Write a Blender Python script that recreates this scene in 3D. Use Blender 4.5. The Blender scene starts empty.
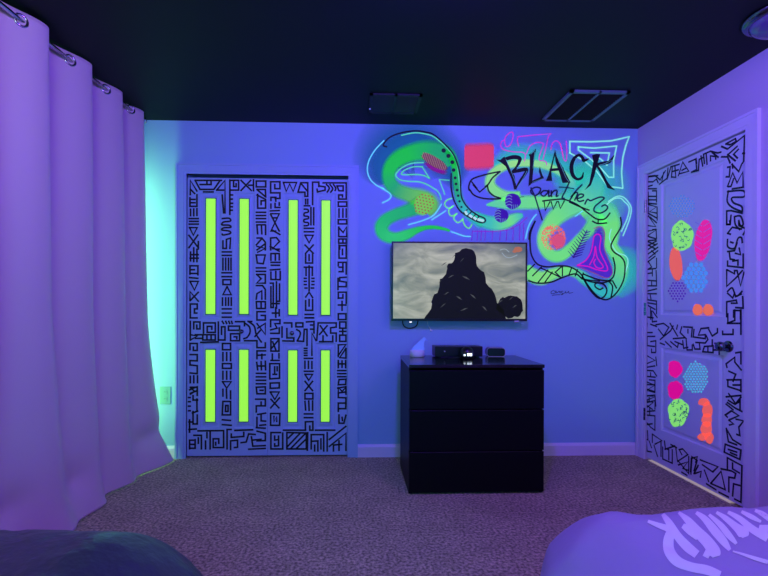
import bpy, bmesh, math, random
from mathutils import Vector, Matrix
from mathutils.bvhtree import BVHTree
random.seed(7)
PI = math.pi
C = bpy.context.scene.collection
SC = bpy.context.scene

# ------------------------------------------------------------------ camera
F, CX, CY = 431.2, 368.9, 306.4
YAW, PITCH, ROLL, EYE = -0.0341, -0.0024, -0.0035, 1.111
ROT = Matrix.Rotation(YAW, 3, 'Z') @ Matrix.Rotation(PITCH, 3, 'X') @ Matrix.Rotation(ROLL, 3, 'Y')
POS = Vector((0, 0, EYE))
cam = bpy.data.cameras.new('camera')
cam.sensor_fit = 'HORIZONTAL'; cam.sensor_width = 36; cam.lens = F / 768 * 36
cam.shift_x = (384 - CX) / 768; cam.shift_y = (CY - 288) / 768
cam.clip_start = 0.02
co = bpy.data.objects.new('camera', cam); C.objects.link(co)
r_, f_, u_ = ROT @ Vector((1, 0, 0)), ROT @ Vector((0, 1, 0)), ROT @ Vector((0, 0, 1))
co.matrix_world = Matrix(((r_.x, u_.x, -f_.x, POS.x), (r_.y, u_.y, -f_.y, POS.y), (r_.z, u_.z, -f_.z, POS.z), (0, 0, 0, 1)))
SC.camera = co

# ------------------------------------------------------------------ light
SC.view_settings.view_transform = 'Standard'; SC.view_settings.look = 'None'
SC.view_settings.gamma = 1; SC.view_settings.use_curve_mapping = False
SC.view_settings.exposure = 0.0
w = bpy.data.worlds.new('room_dark'); SC.world = w; w.use_nodes = True
w.node_tree.nodes['Background'].inputs[0].default_value = (0.10, 0.16, 0.6, 1)
w.node_tree.nodes['Background'].inputs[1].default_value = 0.05

def lamp(name, kind, loc, power, col, size=0.1, sy=None, aim=None, spread=None):
    l = bpy.data.lights.new(name, kind); l.energy = power; l.color = col
    if kind == 'AREA':
        l.size = size
        if sy: l.shape = 'RECTANGLE'; l.size_y = sy
        if spread: l.spread = spread
    else:
        l.shadow_soft_size = size
    o = bpy.data.objects.new(name, l); C.objects.link(o); o.location = loc
    if aim is not None:
        o.rotation_euler = (Vector(aim) - Vector(loc)).to_track_quat('-Z', 'Y').to_euler()
    return o

lamp('black_light', 'POINT', (0.36, 1.22, 2.28), 108, (0.12, 0.020, 1.0), 0.05)
lamp('violet_lamp', 'POINT', (1.38, 0.80, 2.18), 33, (0.56, 0.27, 1.0), 0.35)
lamp('lilac_fill', 'POINT', (-0.85, 0.95, 2.22), 10, (1.0, 0.90, 0.62), 0.2)  # added fill that lightens the upper curtain, no fixture here
lamp('teal_fill', 'AREA', (0.0, -1.2, 1.2), 12, (0.0, 1.0, 0.92), 1.2, 0.8, aim=(0.3, 3.1, 1.0))  # unseen fill added for the teal ambient on the back wall
lamp('teal_strip_behind_curtain', 'AREA', (-1.645, 2.86, 1.12), 9.5, (0.34, 1.0, 0.34), 0.05, 1.8, aim=(-1.36, 3.16, 1.12))

# ------------------------------------------------------------------ helpers
D, XR, XL, YF, H = 3.162, 2.119, -1.69, -1.7, 2.44     # back wall, right wall, left wall, front wall, ceiling

def lin(c):
    return tuple(((x / 255) / 12.92 if x / 255 <= 0.04045 else ((x / 255 + 0.055) / 1.055) ** 2.4) for x in c)

def dirpx(px, py):
    return ROT @ Vector(((px - CX) / F, 1.0, (CY - py) / F))
def onY(px, py, Y):
    d = dirpx(px, py); return POS + d * (Y / d.y)
def onX(px, py, X):
    d = dirpx(px, py); return POS + d * (X / d.x)
def onZ(px, py, Z):
    d = dirpx(px, py); return POS + d * ((Z - EYE) / d.z)

def mat(name, col, rough=0.5, metal=0.0, emit=None, estr=1.0, spec=0.5, bump=None, var=None, sheen=0, trans=0, coat=0):
    m = bpy.data.materials.new(name); m.use_nodes = True
    n = m.node_tree.nodes; L = m.node_tree.links; b = n['Principled BSDF']
    b.inputs['Base Color'].default_value = (*col, 1); b.inputs['Roughness'].default_value = rough
    b.inputs['Metallic'].default_value = metal; b.inputs['Specular IOR Level'].default_value = spec
    b.inputs['Sheen Weight'].default_value = sheen
    b.inputs['Transmission Weight'].default_value = trans
    b.inputs['Coat Weight'].default_value = coat
    if emit:
        b.inputs['Emission Color'].default_value = (*emit, 1); b.inputs['Emission Strength'].default_value = estr
    tc = n.new('ShaderNodeTexCoord')
    if var:      # (scale, col2, detail)
        t = n.new('ShaderNodeTexNoise'); t.inputs['Scale'].default_value = var[0]; t.inputs['Detail'].default_value = var[2]
        L.new(tc.outputs['Object'], t.inputs['Vector'])
        r = n.new('ShaderNodeValToRGB'); r.color_ramp.elements[0].position = 0.36; r.color_ramp.elements[1].position = 0.64
        r.color_ramp.elements[0].color = (*col, 1); r.color_ramp.elements[1].color = (*var[1], 1)
        L.new(t.outputs['Fac'], r.inputs['Fac']); L.new(r.outputs['Color'], b.inputs['Base Color'])
    if bump:     # (scale, strength, distance)
        t = n.new('ShaderNodeTexNoise'); t.inputs['Scale'].default_value = bump[0]; t.inputs['Detail'].default_value = 4
        L.new(tc.outputs['Object'], t.inputs['Vector'])
        k = n.new('ShaderNodeBump'); k.inputs['Strength'].default_value = bump[1]; k.inputs['Distance'].default_value = bump[2]
        L.new(t.outputs['Fac'], k.inputs['Height']); L.new(k.outputs['Normal'], b.inputs['Normal'])
    return m

class MB:
    def __init__(s): s.v = []; s.f = []; s.cov = []; s.col = []
    def add(s, vs, fs):
        o = len(s.v); s.v += [tuple(v) for v in vs]; s.f += [tuple(i + o for i in f) for f in fs]; return o
    def box(s, x0, x1, y0, y1, z0, z1):
        s.add([(x, y, z) for x in (x0, x1) for y in (y0, y1) for z in (z0, z1)],
              [(0, 1, 3, 2), (4, 6, 7, 5), (0, 4, 5, 1), (2, 3, 7, 6), (0, 2, 6, 4), (1, 5, 7, 3)])
    def tube(s, pts, r, n=10, closed=False, cap=True):
        pts = [Vector(p) for p in pts]; N = len(pts); rings = []
        rs = r if isinstance(r, (list, tuple)) else [r] * N
        up = None
        for i, p in enumerate(pts):
            a = pts[(i - 1) % N] if (closed or i > 0) else p
            b = pts[(i + 1) % N] if (closed or i < N - 1) else p
            t = (b - a).normalized()
            if up is None:
                up = t.orthogonal().normalized()
            else:
                up = (up - t * up.dot(t)).normalized()
            q = t.cross(up)
            rings.append([p + (up * math.cos(2 * PI * k / n) + q * math.sin(2 * PI * k / n)) * rs[i] for k in range(n)])
        o = len(s.v)
        for R in rings: s.v += [tuple(x) for x in R]
        for i in range(N if closed else N - 1):
            for k in range(n):
                a = o + i * n; b = o + ((i + 1) % N) * n
                s.f.append((a + k, a + (k + 1) % n, b + (k + 1) % n, b + k))
        if cap and not closed:
            s.f.append(tuple(o + k for k in reversed(range(n)))); s.f.append(tuple(o + (N - 1) * n + k for k in range(n)))
    def lathe(s, prof, c, axis='Z', n=28):
        """prof: (radius, height) list; axis X points to -X (into the room from the right wall), -Y out of the back wall, Z up, z down"""
        o = len(s.v); c = Vector(c)
        for (r, h) in prof:
            for k in range(n):
                a = 2 * PI * k / n; p, q = r * math.cos(a), r * math.sin(a)
                v = {'Z': (p, q, h), 'z': (p, -q, -h), 'X': (-h, p, -q), 'Y': (p, -h, q)}[axis]
                s.v.append(tuple(c + Vector(v)))
        for i in range(len(prof) - 1):
            for k in range(n):
                a = o + i * n; b = a + n
                s.f.append((a + k, a + (k + 1) % n, b + (k + 1) % n, b + k))
        s.f.append(tuple(o + k for k in reversed(range(n)))); s.f.append(tuple(o + (len(prof) - 1) * n + k for k in range(n)))
    def sphere(s, c, r, n=20, sc=(1, 1, 1)):
        prof = [(max(1e-4, r * math.sin(PI * i / n)), -r * math.cos(PI * i / n)) for i in range(n + 1)]
        o = len(s.v); s.lathe(prof, (0, 0, 0), 'Z', n)
        for i in range(o, len(s.v)):
            v = s.v[i]; s.v[i] = (c[0] + v[0] * sc[0], c[1] + v[1] * sc[1], c[2] + v[2] * sc[2])
    def build(s, name, m, parent=None, smooth=False, bevel=0, seg=2):
        me = bpy.data.meshes.new(name); me.from_pydata(s.v, [], s.f); me.update()
        if s.cov:
            a = me.attributes.new('cov', 'FLOAT', 'POINT'); a.data.foreach_set('value', s.cov)
            b = me.attributes.new('paint', 'FLOAT_COLOR', 'POINT')
            b.data.foreach_set('color', [x for c in s.col for x in (*c, 1)])
        else:
            bm = bmesh.new(); bm.from_mesh(me); bmesh.ops.recalc_face_normals(bm, faces=bm.faces); bm.to_mesh(me); bm.free()
        if smooth:
            for p in me.polygons: p.use_smooth = True
        o = bpy.data.objects.new(name, me); C.objects.link(o)
        if m: me.materials.append(m)
        if parent:
            o.parent = parent
            o.matrix_parent_inverse = Matrix.Translation(-parent.location)
        if bevel:
            k = o.modifiers.new('edge', 'BEVEL'); k.width = bevel; k.segments = seg; k.limit_method = 'ANGLE'; k.harden_normals = False
            for p in me.polygons: p.use_smooth = True
            k2 = o.modifiers.new('flat', 'WEIGHTED_NORMAL')
        return o

def tag(o, label=None, cat=None, group=None, kind=None):
    if label: o['label'] = label
    if cat: o['category'] = cat
    if group: o['group'] = group
    if kind: o['kind'] = kind
    return o
def thing(name, loc, label, cat, group=None, kind=None):
    o = bpy.data.objects.new(name, None); C.objects.link(o); o.location = loc; o.empty_display_size = 0.05
    return tag(o, label, cat, group, kind)
def struct(name, mb, m, label, cat, **k):
    return tag(mb.build(name, m, **k), label, cat, None, 'structure')

# ------------------------------------------------------------------ flat paint on a wall: work in (u, v) on the plane
class Plane:
    def __init__(s, kind, at): s.k = kind; s.at = at
    def uv(s, px, py):
        p = onY(px, py, s.at) if s.k == 'Y' else onX(px, py, s.at)
        return (p.x, p.z) if s.k == 'Y' else (p.y, p.z)
    def p3(s, u, v, off):
        return (u, s.at - off, v) if s.k == 'Y' else (s.at - off, u, v)
BACK = Plane('Y', D)
CLOSET = Plane('Y', D + 0.010)
DOOR = Plane('X', XR + 0.012)

def crop(x0, y0, s):
    return lambda pts: [(x0 + p[0] / s, y0 + p[1] / s, *[q / s for q in p[2:]]) for p in pts]

def wide(cr, pts):
    """crop points that carry a brush width in metres"""
    return [(*a, p[2]) for a, p in zip(cr([q[:2] for q in pts]), pts)]

def smooth_line(pts, sub=6, closed=False):
    n = len(pts); out = []
    if n < 3: return pts
    for i in range(n if closed else n - 1):
        g = lambda j: pts[j % n] if closed else pts[max(0, min(n - 1, j))]
        a, b, c, d = g(i - 1), g(i), g(i + 1), g(i + 2)
        for k in range(sub):
            t = k / sub
            out.append(tuple(0.5 * (2 * b[j] + (c[j] - a[j]) * t + (2 * a[j] - 5 * b[j] + 4 * c[j] - d[j]) * t * t + (3 * b[j] - a[j] - 3 * c[j] + d[j]) * t ** 3) for j in range(len(b))))
    if not closed: out.append(pts[-1])
    return out

def offsets(p2, closed=False):
    """unit mitre offsets for a 2D polyline"""
    n = len(p2); res = []
    for i in range(n):
        a = p2[(i - 1) % n] if (closed or i > 0) else None
        b = p2[(i + 1) % n] if (closed or i < n - 1) else None
        def nrm(p, q):
            dx, dy = q[0] - p[0], q[1] - p[1]; l = math.hypot(dx, dy) or 1e-9
            return (-dy / l, dx / l)
        if a is None: m = nrm(p2[i], b)
        elif b is None: m = nrm(a, p2[i])
        else:
            n1, n2 = nrm(a, p2[i]), nrm(p2[i], b)
            mx, my = n1[0] + n2[0], n1[1] + n2[1]; l = math.hypot(mx, my)
            if l < 0.35: m = n2
            else:
                k = min(1.5, 2 / l) / l; m = (mx * k, my * k)
        res.append(m)
    return res

def stroke(mb, pl, pxs, w, off, sm=False, closed=False, col=None, ws=None):
    """a hard-edged brush line; pxs are (px, py) or (px, py, width in metres)"""
    pts = smooth_line(pxs, 5, closed) if sm else pxs
    p2 = [pl.uv(p[0], p[1]) for p in pts]
    ww = [w] * len(p2)
    if len(pts[0]) > 2: ww = [p[2] for p in pts]
    if not closed and len(p2) > 1:          # square ends
        for i, j in ((0, 1), (-1, -2)):
            dx, dy = p2[i][0] - p2[j][0], p2[i][1] - p2[j][1]; l = math.hypot(dx, dy) or 1e-9
            p2[i] = (p2[i][0] + dx / l * ww[i] * 0.4, p2[i][1] + dy / l * ww[i] * 0.4)
    of = offsets(p2, closed); n = len(p2)
    vs = []
    for p, o, q in zip(p2, of, ww):
        vs.append(pl.p3(p[0] + o[0] * q / 2, p[1] + o[1] * q / 2, off)); vs.append(pl.p3(p[0] - o[0] * q / 2, p[1] - o[1] * q / 2, off))
    mb.add(vs, [(2 * i, 2 * i + 1, 2 * ((i + 1) % n) + 1, 2 * ((i + 1) % n)) for i in range(n if closed else n - 1)])
    if col is not None:
        mb.cov += [1.0] * len(vs); mb.col += [col] * len(vs)

def poly(mb, pl, pxs, off, col=None):
    vs = [pl.p3(*pl.uv(p[0], p[1]), off) for p in pxs]
    mb.add(vs, [tuple(range(len(vs)))])
    if col is not None: mb.cov += [1.0] * len(vs); mb.col += [col] * len(vs)

def spray(mb, pl, pts, off, cols, soft=0.45):
    """a soft-edged spray band: pts (px, py, width px), cols one colour or a list spread along it"""
    pts = smooth_line(pts, 6)
    s = F / D if pl.k == 'Y' else F / 2.7
    p2 = [pl.uv(p[0], p[1]) for p in pts]; of = offsets(p2)
    n = len(p2); K = [(-0.5 - soft / 2, 0.0), (-0.5, .45), (-0.5 + soft / 2, 1.0), (0, 1.0), (0.5 - soft / 2, 1.0), (0.5, .45), (0.5 + soft / 2, 0.0)]
    if not isinstance(cols, list): cols = [cols]
    o = len(mb.v); vs = []
    for i, (p, m) in enumerate(zip(p2, of)):
        wd = pts[i][2] / s; t = i / max(1, n - 1) * (len(cols) - 1); a = int(t); b = min(a + 1, len(cols) - 1); t -= a
        c = tuple(cols[a][j] * (1 - t) + cols[b][j] * t for j in range(3))
        ml = math.hypot(*m); m = (m[0] / ml, m[1] / ml)
        endf = 0.0 if i in (0, n - 1) else 1.0
        for (k, cv) in K:
            vs.append(pl.p3(p[0] + m[0] * k * wd, p[1] + m[1] * k * wd, off)); mb.cov.append(cv * endf); mb.col.append(c)
    q = len(K)
    mb.add(vs, [(i * q + j, i * q + j + 1, (i + 1) * q + j + 1, (i + 1) * q + j) for i in range(n - 1) for j in range(q - 1)])

def blob(mb, pl, cx, cy, rx, ry, off, col, ang=0.0, soft=0.25, n=28, wob=0.0, seed=1):
    rnd = random.Random(seed); ph = [rnd.uniform(0, 6.28) for _ in range(4)]
    ca, sa = math.cos(ang), math.sin(ang); vs = [pl.p3(*pl.uv(cx, cy), off)]; cv = [1.0]
    for ring, (k, c) in enumerate(((1 - soft, 1.0), (1.0, 0.0))):
        for i in range(n):
            a = 2 * PI * i / n; w_ = 1 + wob * (math.sin(3 * a + ph[0]) + .7 * math.sin(5 * a + ph[1]) + .5 * math.sin(8 * a + ph[2]))
            x, y = rx * k * w_ * math.cos(a), ry * k * w_ * math.sin(a)
            vs.append(pl.p3(*pl.uv(cx + x * ca - y * sa, cy + x * sa + y * ca), off)); cv.append(c)
    fs = [(0, 1 + i, 1 + (i + 1) % n) for i in range(n)] + [(1 + i, 1 + n + i, 1 + n + (i + 1) % n, 1 + (i + 1) % n) for i in range(n)]
    mb.add(vs, fs); mb.cov += cv; mb.col += [col] * len(vs)

def paint_mat(name, emit, noise=0.0, rough=0.6, base=0.5):
    """UV-reactive (fluorescent) spray paint: gives off its own light under the black light"""
    m = bpy.data.materials.new(name); m.use_nodes = True
    n = m.node_tree.nodes; L = m.node_tree.links; b = n['Principled BSDF']; out = n['Material Output']
    ac = n.new('ShaderNodeAttribute'); ac.attribute_name = 'paint'
    av = n.new('ShaderNodeAttribute'); av.attribute_name = 'cov'
    b.inputs['Roughness'].default_value = rough
    mul = n.new('ShaderNodeMixRGB'); mul.blend_type = 'MULTIPLY'; mul.inputs[0].default_value = 1; mul.inputs[2].default_value = (base, base, base, 1)
    L.new(ac.outputs['Color'], mul.inputs[1]); L.new(mul.outputs[0], b.inputs['Base Color'])
    L.new(ac.outputs['Color'], b.inputs['Emission Color']); b.inputs['Emission Strength'].default_value = emit
    t = n.new('ShaderNodeBsdfTransparent'); mx = n.new('ShaderNodeMixShader')
    fac = av.outputs['Fac']
    if noise > 1:
        tc = n.new('ShaderNodeTexCoord'); nz = n.new('ShaderNodeTexNoise'); nz.inputs['Scale'].default_value = 85; nz.inputs['Detail'].default_value = 1
        L.new(tc.outputs['Object'], nz.inputs['Vector'])
        q = n.new('ShaderNodeMapRange'); q.inputs[1].default_value = .44; q.inputs[2].default_value = .54; L.new(nz.outputs['Fac'], q.inputs[0])
        ml = n.new('ShaderNodeMath'); ml.operation = 'MULTIPLY'; L.new(q.outputs[0], ml.inputs[0]); L.new(av.outputs['Fac'], ml.inputs[1]); fac = ml.outputs[0]
    elif noise:
        tc = n.new('ShaderNodeTexCoord'); nz = n.new('ShaderNodeTexNoise'); nz.inputs['Scale'].default_value = 160; nz.inputs['Detail'].default_value = 3
        L.new(tc.outputs['Object'], nz.inputs['Vector'])
        ad = n.new('ShaderNodeMath'); ad.operation = 'MULTIPLY_ADD'; ad.inputs[1].default_value = noise; L.new(nz.outputs['Fac'], ad.inputs[0])
        sb = n.new('ShaderNodeMath'); sb.operation = 'SUBTRACT'; L.new(av.outputs['Fac'], sb.inputs[0]); sb.inputs[1].default_value = noise * 0.5
        L.new(sb.outputs[0], ad.inputs[2])
        cl = n.new('ShaderNodeMath'); cl.operation = 'MULTIPLY'; cl.use_clamp = True; L.new(ad.outputs[0], cl.inputs[0])
        gt = n.new('ShaderNodeMath'); gt.operation = 'MULTIPLY'; gt.inputs[1].default_value = 8; gt.use_clamp = True; L.new(av.outputs['Fac'], gt.inputs[0])
        L.new(gt.outputs[0], cl.inputs[1]); fac = cl.outputs[0]
    L.new(fac, mx.inputs[0]); L.new(t.outputs[0], mx.inputs[1]); L.new(b.outputs[0], mx.inputs[2]); L.new(mx.outputs[0], out.inputs['Surface'])
    return m

# ------------------------------------------------------------------ materials
M = {}
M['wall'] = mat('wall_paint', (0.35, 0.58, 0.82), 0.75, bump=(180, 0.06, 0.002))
M['wallp'] = mat('violet_lit_wall', (0.66, 0.55, 0.70), 0.75, bump=(180, 0.06, 0.002))  # violet light on the right wall is put into this base colour
M['closet'] = mat('pale_blue_door_paint', (0.40, 0.58, 0.84), 0.5)
M['trim'] = mat('white_trim_paint', (0.84, 0.76, 0.90), 0.4)
M['door'] = mat('white_door_paint', (0.78, 0.76, 0.90), 0.45)
M['base'] = mat('white_baseboard_gloss', (0.92, 0.78, 0.95), 0.35)
M['ceil'] = mat('black_ceiling_paint', (0.005, 0.011, 0.011), 0.6, spec=.2, bump=(120, 0.1, 0.002))
M['black'] = mat('black_marker_paint', (0.004, 0.004, 0.012), 0.55)
M['ink'] = mat('navy_black_paint', (0.006, 0.004, 0.035), 0.55)
M['neon'] = mat('neon_green_strip', (0.3, 0.8, 0.05), 0.5, emit=lin((160, 255, 70)), estr=0.82)
M['edging'] = mat('dark_teal_edging', (0.01, 0.10, 0.16), 0.6)
M['chrome'] = mat('polished_nickel', (0.55, 0.56, 0.62), 0.16, 1.0)
M['darkmetal'] = mat('dark_nickel', (0.16, 0.17, 0.24), 0.2, 1.0)
M['wood'] = mat('black_brown_veneer', (0.003, 0.003, 0.005), 0.45, spec=0.15)
M['plastic'] = mat('black_plastic', (0.006, 0.006, 0.009), 0.3)
M['grey'] = mat('grey_plastic', (0.6, 0.55, 0.6), 0.35)
M['white'] = mat('white_plastic', (0.85, 0.85, 0.9), 0.35)
M['vent'] = mat('dark_vent_enamel', (0.10, 0.17, 0.2), 0.4)
M['ventdark'] = mat('vent_black', (0.003, 0.003, 0.006), 0.8)
M['spray'] = paint_mat('fluorescent_spray_paint', 0.62, 0.25)
M['line'] = paint_mat('fluorescent_line_paint', 0.66, 0)
M['matte'] = paint_mat('plain_colour_paint', 0.28, 0.0, base=0.8)
M['speck'] = paint_mat('stippled_paint', 0.7, 1.1)
def carpet():
    m = mat('cut_pile_carpet', (0.16, 0.10, 0.12), 0.95, spec=0.1, sheen=0.2)
    n = m.node_tree.nodes; L = m.node_tree.links; b = n['Principled BSDF']
    tc = n.new('ShaderNodeTexCoord')
    def noise(sc, det):
        t = n.new('ShaderNodeTexNoise'); t.inputs['Scale'].default_value = sc; t.inputs['Detail'].default_value = det
        L.new(tc.outputs['Object'], t.inputs['Vector']); return t
    a, c = noise(75, 5), noise(5, 4)
    r = n.new('ShaderNodeValToRGB'); e = r.color_ramp.elements
    e[0].position, e[0].color = 0.37, (0.19, 0.145, 0.085, 1); e[1].position, e[1].color = 0.66, (0.72, 0.55, 0.33, 1)
    L.new(a.outputs['Fac'], r.inputs['Fac'])
    r2 = n.new('ShaderNodeValToRGB'); e = r2.color_ramp.elements
    e[0].position, e[0].color = 0.35, (0.84, 0.84, 0.84, 1); e[1].position, e[1].color = 0.65, (1.05, 1.05, 1.05, 1)
    L.new(c.outputs['Fac'], r2.inputs['Fac'])
    x = n.new('ShaderNodeMixRGB'); x.blend_type = 'MULTIPLY'; x.inputs[0].default_value = 1
    L.new(r.outputs[0], x.inputs[1]); L.new(r2.outputs[0], x.inputs[2]); L.new(x.outputs[0], b.inputs['Base Color'])
    k = n.new('ShaderNodeBump'); k.inputs['Strength'].default_value = 0.7; k.inputs['Distance'].default_value = 0.012
    L.new(a.outputs['Fac'], k.inputs['Height']); L.new(k.outputs['Normal'], b.inputs['Normal'])
    return m

# ------------------------------------------------------------------ room shell
CX0, CX1 = onY(186.5, 300, D).x, onY(348.0, 300, D).x          # closet opening
CZ = onY(267, 175.0, D).z
DY0, DY1, DZ = 2.262, 3.064, 2.070                              # bedroom door opening
mb = MB(); mb.box(XL - .1, XR + .1, YF - .1, D + .6, -.08, 0); struct('floor', mb, carpet(), 'mauve brown cut pile carpet covering the bedroom floor', 'carpet')
mb = MB(); mb.box(XL - .1, XR + .1, YF - .1, D + .6, H, H + .08); struct('ceiling', mb, M['ceil'], 'black painted ceiling with a faint teal sheen', 'ceiling')
mb = MB(); mb.box(XL - .1, CX0, D, D + .1, 0, H); mb.box(CX1, XR, D, D + .1, 0, H); mb.box(CX0, CX1, D, D + .1, CZ, H)
mb.box(CX0, CX1, D + .5, D + .6, 0, H); mb.box(CX0 - .1, CX0, D + .1, D + .6, 0, H); mb.box(CX1, CX1 + .1, D + .1, D + .6, 0, H)
struct('wall_back', mb, M['wall'], 'blue lit wall with closet doors, television and mural', 'wall')
mb = MB(); mb.box(XR, XR + .1, DY1, D + .1, 0, H); mb.box(XR, XR + .1, YF, DY0, 0, H); mb.box(XR, XR + .1, DY0, DY1, DZ, H); mb.box(XR + .06, XR + .1, DY0, DY1, 0, DZ)
struct('wall_right', mb, M['wallp'], 'purple lit wall holding the painted bedroom door', 'wall')
mb = MB(); mb.box(XL - .1, XL, YF, D, 0, H); struct('wall_left', mb, M['wall'], 'wall hidden behind the long purple curtain', 'wall')
mb = MB(); mb.box(XL, XR, YF - .1, YF, 0, H); struct('wall_front', mb, M['wall'], 'wall facing the television wall', 'wall')

def baseboard(name, x0, x1, label):
    mb = MB(); z = 0.092
    prof = [(D, 0.0), (D - .016, 0.0), (D - .016, z - .018), (D - .008, z - .004), (D, z)]
    mb.add([(x, p[0], p[1]) for x in (x0, x1) for p in prof], [(0, 1, 6, 5), (1, 2, 7, 6), (2, 3, 8, 7), (3, 4, 9, 8), (0, 4, 3, 2, 1), (5, 6, 7, 8, 9)])
    struct(name, mb, M['base'], label, 'baseboard')
cw = 0.075
baseboard('baseboard_back', CX1 + cw, XR, 'white baseboard running behind the black dresser')
baseboard('baseboard_left', XL, CX0 - cw * .9, 'short white baseboard between curtain and closet')

def casing(name, pl_back, a0, a1, zt, label, wd):
    """stepped casing round an opening; extruded profile, two sides and a head"""
    mb = MB()
    steps = [(0.0, wd * .22, .010), (wd * .22, wd * .8, .014), (wd * .8, wd, .020)]
    for (s0, s1, th) in steps:
        if pl_back:
            mb.box(a0 - s1, a0 - s0, D - th, D + (.03 if s0 == 0 else 0), 0, zt + s1)
            mb.box(a1 + s0, a1 + s1, D - th, D + (.03 if s0 == 0 else 0), 0, zt + s1)
            mb.box(a0 - s0, a1 + s0, D - th, D + (.03 if s0 == 0 else 0), zt + s0, zt + s1)
        else:
            mb.box(XR - th, XR, a0 - s1, a0 - s0, 0, zt + s1)
            mb.box(XR - th, XR, a1 + s0, a1 + s1, 0, zt + s1)
            mb.box(XR - th, XR, a0 - s0, a1 + s0, zt + s0, zt + s1)
    struct(name, mb, M['closet'] if pl_back else M['trim'], label, 'door frame')
casing('trim_1', True, CX0, CX1, CZ, 'white casing around the pair of closet doors', cw)
casing('trim_2', False, DY0, DY1, DZ, 'white casing around the painted bedroom door', 0.080)
mb = MB(); mb.box(XR + .004, XR + .05, DY0 + .10, DY1 - .03, 0.0, .006); struct('hall_glow_strip', mb, mat('hall_light_glow', (.8, .75, .6), .3, 0, emit=(1, .85, .55), estr=.18), 'thin glowing strip standing in for hall light under the bedroom door', 'glow strip')  # emissive strip imitates hall light leaking under the door

# ------------------------------------------------------------------ panelled doors
def panel_slab(mb, pl, u0, u1, v0, v1, panels, th):
    """front face at plane pl; panels: (u0,u1,v0,v1) sunk with sloped moulding and a raised field"""
    us = sorted({u0, u1, *[p[0] for p in panels], *[p[1] for p in panels]})
    vs = sorted({v0, v1, *[p[2] for p in panels], *[p[3] for p in panels]})
    inside = lambda u, v: any(p[0] < u < p[1] and p[2] < v < p[3] for p in panels)
    for a, b in zip(us, us[1:]):
        for c, d in zip(vs, vs[1:]):
            if not inside((a + b) / 2, (c + d) / 2):
                mb.add([pl.p3(a, c, 0), pl.p3(b, c, 0), pl.p3(b, d, 0), pl.p3(a, d, 0)], [(0, 1, 2, 3)])
    for p in panels:
        rings = [(0, 0), (.008, -.009), (.020, -.010), (.036, -.003), (.036, -.003)]
        R = [[pl.p3(u, v, o) for u, v in ((p[0] + i, p[2] + i), (p[1] - i, p[2] + i), (p[1] - i, p[3] - i), (p[0] + i, p[3] - i))] for i, o in rings]
        for r1, r2 in zip(R, R[1:-1]):
            mb.add(r1 + r2, [(k, (k + 1) % 4, 4 + (k + 1) % 4, 4 + k) for k in range(4)])
        mb.add(R[-1], [(0, 1, 2, 3)])
    B = [pl.p3(u, v, o) for o in (0, -th) for u, v in ((u0, v0), (u1, v0), (u1, v1), (u0, v1))]
    mb.add(B, [(0, 1, 5, 4), (1, 2, 6, 5), (2, 3, 7, 6), (3, 0, 4, 7), (4, 5, 6, 7)])

A = crop(182, 170, 7.2); B = crop(264, 170, 7.2); Cc = crop(182, 245, 7.2); Dd = crop(264, 245, 7.2)
Ee = crop(182, 315, 7.2); Ff = crop(264, 315, 7.2); Gg = crop(182, 385, 7.2); Hh = crop(264, 385, 7.2)
G = []   # glyph strokes of the closet doors, traced in close-up crops
def g(cr, *ls):
    for l in ls: G.append(cr(l))
g(A, [(60,178),(60,74),(108,152)], [(62,140),(92,170)], [(108,178),(108,262),(58,262),(58,200)], [(60,212),(95,212)], [(60,236),(95,236)],
  [(62,282),(62,330)], [(85,280),(85,330)], [(108,278),(108,328)], [(52,350),(118,350)], [(55,370),(118,370)], [(52,390),(118,390)],
  [(55,415),(110,415),(82,470),(55,415)], [(50,470),(118,560)], [(115,468),(50,560)], [(118,515),(118,570)],
  [(95,75),(130,140),(230,140),(275,75)], [(95,75),(285,75)], [(130,105),(180,105),(180,80)], [(180,105),(210,105),(210,80)], [(155,158),(225,158)],
  [(250,145),(310,75),(310,310)], [(250,145),(300,145)], [(290,180),(300,310)], [(345,72),(345,320)], [(345,180),(365,180)], [(345,210),(363,210)], [(345,240),(365,240)], [(345,265),(363,265)], [(345,290),(363,290)],
  [(345,75),(408,75),(408,145),(345,145)], [(372,78),(372,120),(390,120),(390,98)], [(425,75),(500,148)], [(495,75),(425,148)], [(515,70),(515,150)], [(480,110),(515,110)],
  [(535,80),(603,80),(603,122),(535,122),(535,80)], [(540,140),(600,140),(603,195)], [(545,145),(598,190)], [(545,175),(545,275),(602,275),(602,222),(570,222),(570,250)], [(540,180),(602,212)],
  [(535,305),(603,305)], [(535,328),(603,328)], [(535,350),(603,350)], [(535,375),(603,375)], [(540,400),(545,460)], [(572,400),(575,460)], [(602,398),(602,465)], [(538,395),(600,395)],
  [(540,490),(575,490),(600,520),(600,576)], [(535,540),(570,500)], [(540,576),(600,530)],
  [(295,510),(295,565),(320,565),(320,500),(350,490),(345,565)])
SQ = [A([(290,350),(340,348),(348,368),(300,375),(288,395),(340,398),(350,413),(300,417),(288,432),(340,440),(348,457),(300,468),(290,462)]),
      B([(290,282),(315,285),(318,303),(292,310),(290,330),(318,335),(318,350),(290,357),(290,375),(318,380),(318,398),(290,402)]),
      B([(450,105),(470,130),(455,160)]), B([(475,105),(495,135),(480,160)]), B([(500,105),(516,130),(512,148)]),
      Ee([(455,60),(485,85),(490,125),(470,160),(445,170)]), Ee([(475,45),(520,80),(535,140),(572,195)]), Ff([(235,105),(258,120),(260,145),(240,185)])]
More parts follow.
